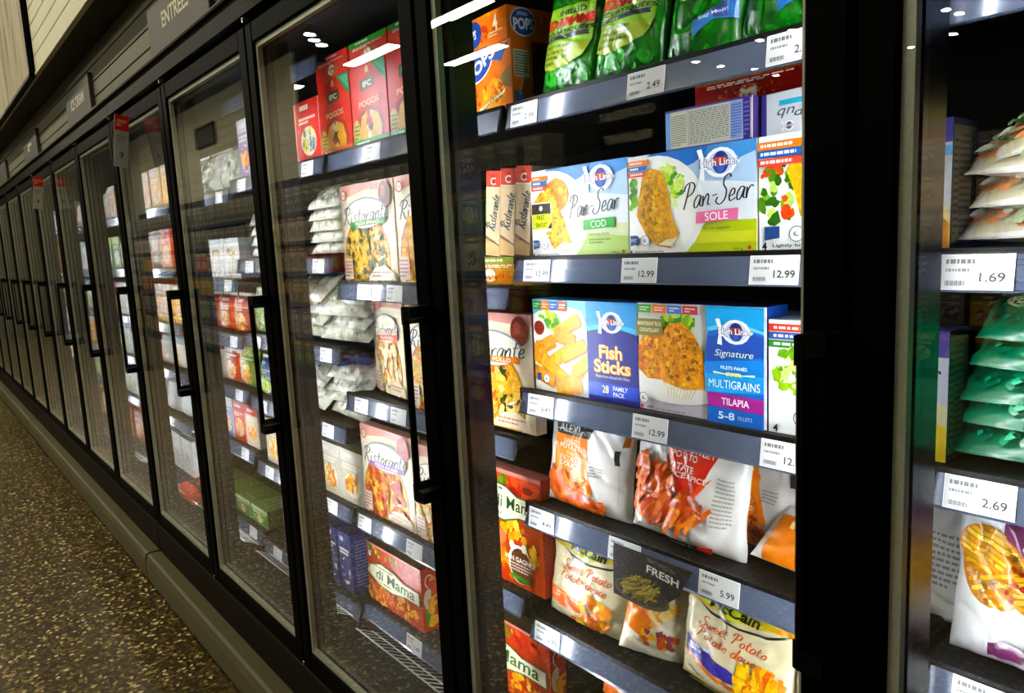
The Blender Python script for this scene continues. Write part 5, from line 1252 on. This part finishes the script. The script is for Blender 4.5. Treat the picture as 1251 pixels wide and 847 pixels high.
for x, k, i, p, l in ((2.391, 3, 0, '2.99', 'white price tag under the left edamame bag'), (2.686, 3, 0, '2.49', 'white price tag reading 2.49 below the green beans'), (2.935, 3, 0, '2.49', 'white price tag on the top rail against the door post'),
                      (2.408, 3, 1, '12.99', 'white price tag reading 12.99 under the COD carton'), (2.663, 3, 1, '12.99', 'white price tag reading 12.99 under the left of the SOLE carton'), (2.908, 3, 1, '12.99', 'white price tag reading 12.99 under the box with the yellow fillet'),
                      (2.402, 3, 2, '6.49', 'white price tag reading 6.49 under the fish sticks'), (2.678, 3, 2, '12.99', 'white price tag reading 12.99 under the tilapia plate'), (2.925, 3, 2, '12.99', 'white price tag cut off by the door handle'),
                      (2.389, 3, 3, '4.49', 'white price tag reading 4.49 under the orange-panelled fries'), (2.612, 3, 3, '5.99', 'white price tag reading 5.99 left of the FRESH card'), (2.812, 3, 3, '5.99', 'white price tag reading 5.99 right of the FRESH card'), (2.985, 3, 3, '5.99', 'white price tag behind the low end of the handle'),
                      (2.390, 3, 4, '3.99', 'white price tag reading 3.99 below the orange-banded cream bag'),
                      (1.815, 2, 0, '', 'white price tag under the green-striped red box'), (1.715, 2, 1, '', 'white price tag under the spinach pizza box'), (1.87, 2, 1, '', 'white price tag at the right end under the spinach pizza box'), (1.648, 2, 2, '', 'white price tag under the mozzarella pizza box'), (1.845, 2, 2, '', 'white price tag beside the long handle, third pizza shelf'),
                      (1.612, 2, 3, '', 'white price tag under the left of the salami pizza box'), (1.878, 2, 3, '', 'white price tag under the right of the salami pizza box'), (1.842, 2, 4, '1.49', 'white price tag on the lowest pizza shelf'),
                      (1.432, 1, 0, '', 'white price tag under the yellow-flashed red box'), (1.45, 1, 1, '', 'white price tag under the five-high stack of white bags'), (1.45, 1, 2, '', 'white price tag under the crinkled white heap'), (1.42, 1, 3, '', 'white price tag under the bags with blue print'), (1.40, 1, 4, '', 'white price tag under the pale snack cartons'),
                      (3.161, 4, 1, '1.69', 'large white price tag reading 1.69 under the carrot bags'), (3.173, 4, 2, '2.69', 'large white price tag reading 2.69 under the green pea bags'), (3.19, 4, 3, '3.99', 'white price tag at the bottom right under the waffle fries')):
    price_tag(x, k, i, p, l)
for k in (0, 1):
    for i in range(len(SH[k])):
        for x in ((.15, .45, .66) if k == 0 else (.9, 1.1)):
            price_tag(x, k, i, '', 'blank-looking white price tag in the bays left of the pizza', group='white price tags in the left bays')
# promotional card hung from the rail
b = B(); pts = []
out = [(.086, .0), (.080, -.006), (.055, -.052), (.02, -.083), (-.03, -.098), (-.09, -.095), (-.09, -.01), (-.088, 0)]
b.prism([(x, z) for x, z in out], -.0006, .0006, col='#26241f', axis='y')
a = Art(.18, .1)
a.T('FEATURED IN', .60, .90, .07, '#8a8880', w=.32, rot=-.1); a.T('FRESH', .62, .73, .14, '#e6e4de', w=.38, bold=.02, rot=-.1)
a.E(.36, .24, .62, .22, '#5a564c', 24); a.E(.36, .27, .56, .19, '#3a352b', 24)
fries(a, .38, .36, .20, .18, 46, ('#a8944a', '#8a7a36', '#c2ae66', '#6f6428'), .42, .04, 3, .55)
a.lay(b, lambda u, v, o: (u - .09, -.0006 - o, v - .1))
o = b.build('promotion_card', M['carton'], None, (2.69, .177, SH[3][3] - .004), (-.03, 0, 0), fix=False); tag(o, 'dark card reading FRESH with a bunch of green stalks, hung from the rail', 'card')

# red sale flags sticking out from the far doors
for x, zt, lab in ((.40, 2.094, 'red and white sale flag on the door beyond the ENTREES sign'), (-1.75, 2.080, 'red and white sale flag on a far door, smaller of the two')):
    b = B(); b.box(-.0008, .0008, -.026, .026, -.19, 0, col='#c9c6bc'); a = Art(.052, .19); a.R(0, 0, 1, 1, '#bdbbb2'); a.R(0, .70, 1, 1, '#d23a26'); a.lines(.15, .77, .85, .92, 2, '#e9b0a0', 1.4)
    a.lines(.15, .48, .85, .62, 3, '#77756c'); a.T('3', .5, .24, .10, '#33312c', w=.3, bold=.02)
    a.lay(b, lambda u, v, o: (.0008 + o, u - .026, v - .19)); a.lay(b, lambda u, v, o: (-.0008 - o, .026 - u, v - .19))
    b.tube([(0, .02, -.002), (0, .046, -.004)], .002, 6, col='#333333')
    o = b.build('sale_flag', M['carton'], None, (x, -.043, zt), (-.13, 0, .25), fix=False); tag(o, lab, 'sale flag', 'sale flags')

# ------------------------------------------------------------------ shelving across the aisle (seen in the glass)
def gondola(x0, x1, y, lab, zs, n):
    g = tag(empty('aisle_shelving', ((x0 + x1) / 2, y, 0)), lab, 'shelving', 'shelving across the aisle')
    h = (x1 - x0) / 2
    b = B(); b.box(-h, h, -.5, -.46, 0, 2.55); b.build('back_panel', M['steel'], g)
    for z in zs:
        b = B(); b.box(-h, h, -.46, 0, z - .03, z, bev=.002); s = b.build('shelf_board', M['steel'], g)
        b = B(); b.box(-h, h, 0.001, .008, z - .04, z); b.build('price_rail', M['rail'], s)
    b = B(); b.box(-h, h, -.46, -.02, 0, zs[0] - .03); b.build('plinth', M['steel'], g)
GZ = [.16, .56, .95, 1.33, 1.70, 2.05]
gondola(-14.5, -0.55, -3.0, 'long grocery shelving across the aisle, mirrored in the doors', GZ, 30)
gondola(-0.4, 4.6, -7.0, 'grocery shelving farther off, mirrored in the nearest glass', GZ, 12)
GP = []
for i, (base, food, band) in enumerate((('#3f7a2e', ('#d9d24a', '#8ab04a'), '#d9c23a'), ('#d2b62c', ('#b8401f', '#e8e0b0'), '#8a7a1e'), ('#8a8a84', ('#5a5a58', '#6a6a68'), '#9a9a94'), ('#b8432a', ('#e8c05a', '#f0dca0'), '#d9d0b8'), ('#2f4f8a', ('#d9d27a', '#b8c8d8'), '#c9cfd6'), ('#c9c4b0', ('#7a5a3a', '#a3824a'), '#8a3a2a'))):
    b = B(); q = plain_print(.24, .30, i, base, food, band)
    b.box(-.12, .12, -.2, 0, 0, .30, col=base, bev=.003); q.lay(b, lambda u, v, o: (.12 - u, o, v), step=1e-4)
    GP.append(b.mesh('grocery_box', [M['carton']]))
rng = random.Random(21)
for gx0, gx1, gy in ((-14.4, -.6, -3.02), (-.35, 4.5, -7.02)):
    for zi, z in enumerate(GZ):
        x = gx0 + .15; kd = rng.randrange(6)
        if zi >= 5: kd = 2
        while x < gx1 - .1:
            if rng.random() < .25: kd = (0, 1, 2, 3, 4, 5)[rng.randrange(6)] if zi != 5 else 2
            o = bpy.data.objects.new('grocery_box', GP[kd]); COL.objects.link(o); o.location = (x, gy, z + .001)
            tag(o, 'packaged grocery on the shelving across the aisle', 'box', 'groceries across the aisle'); x += .26 + rng.uniform(0, .05)
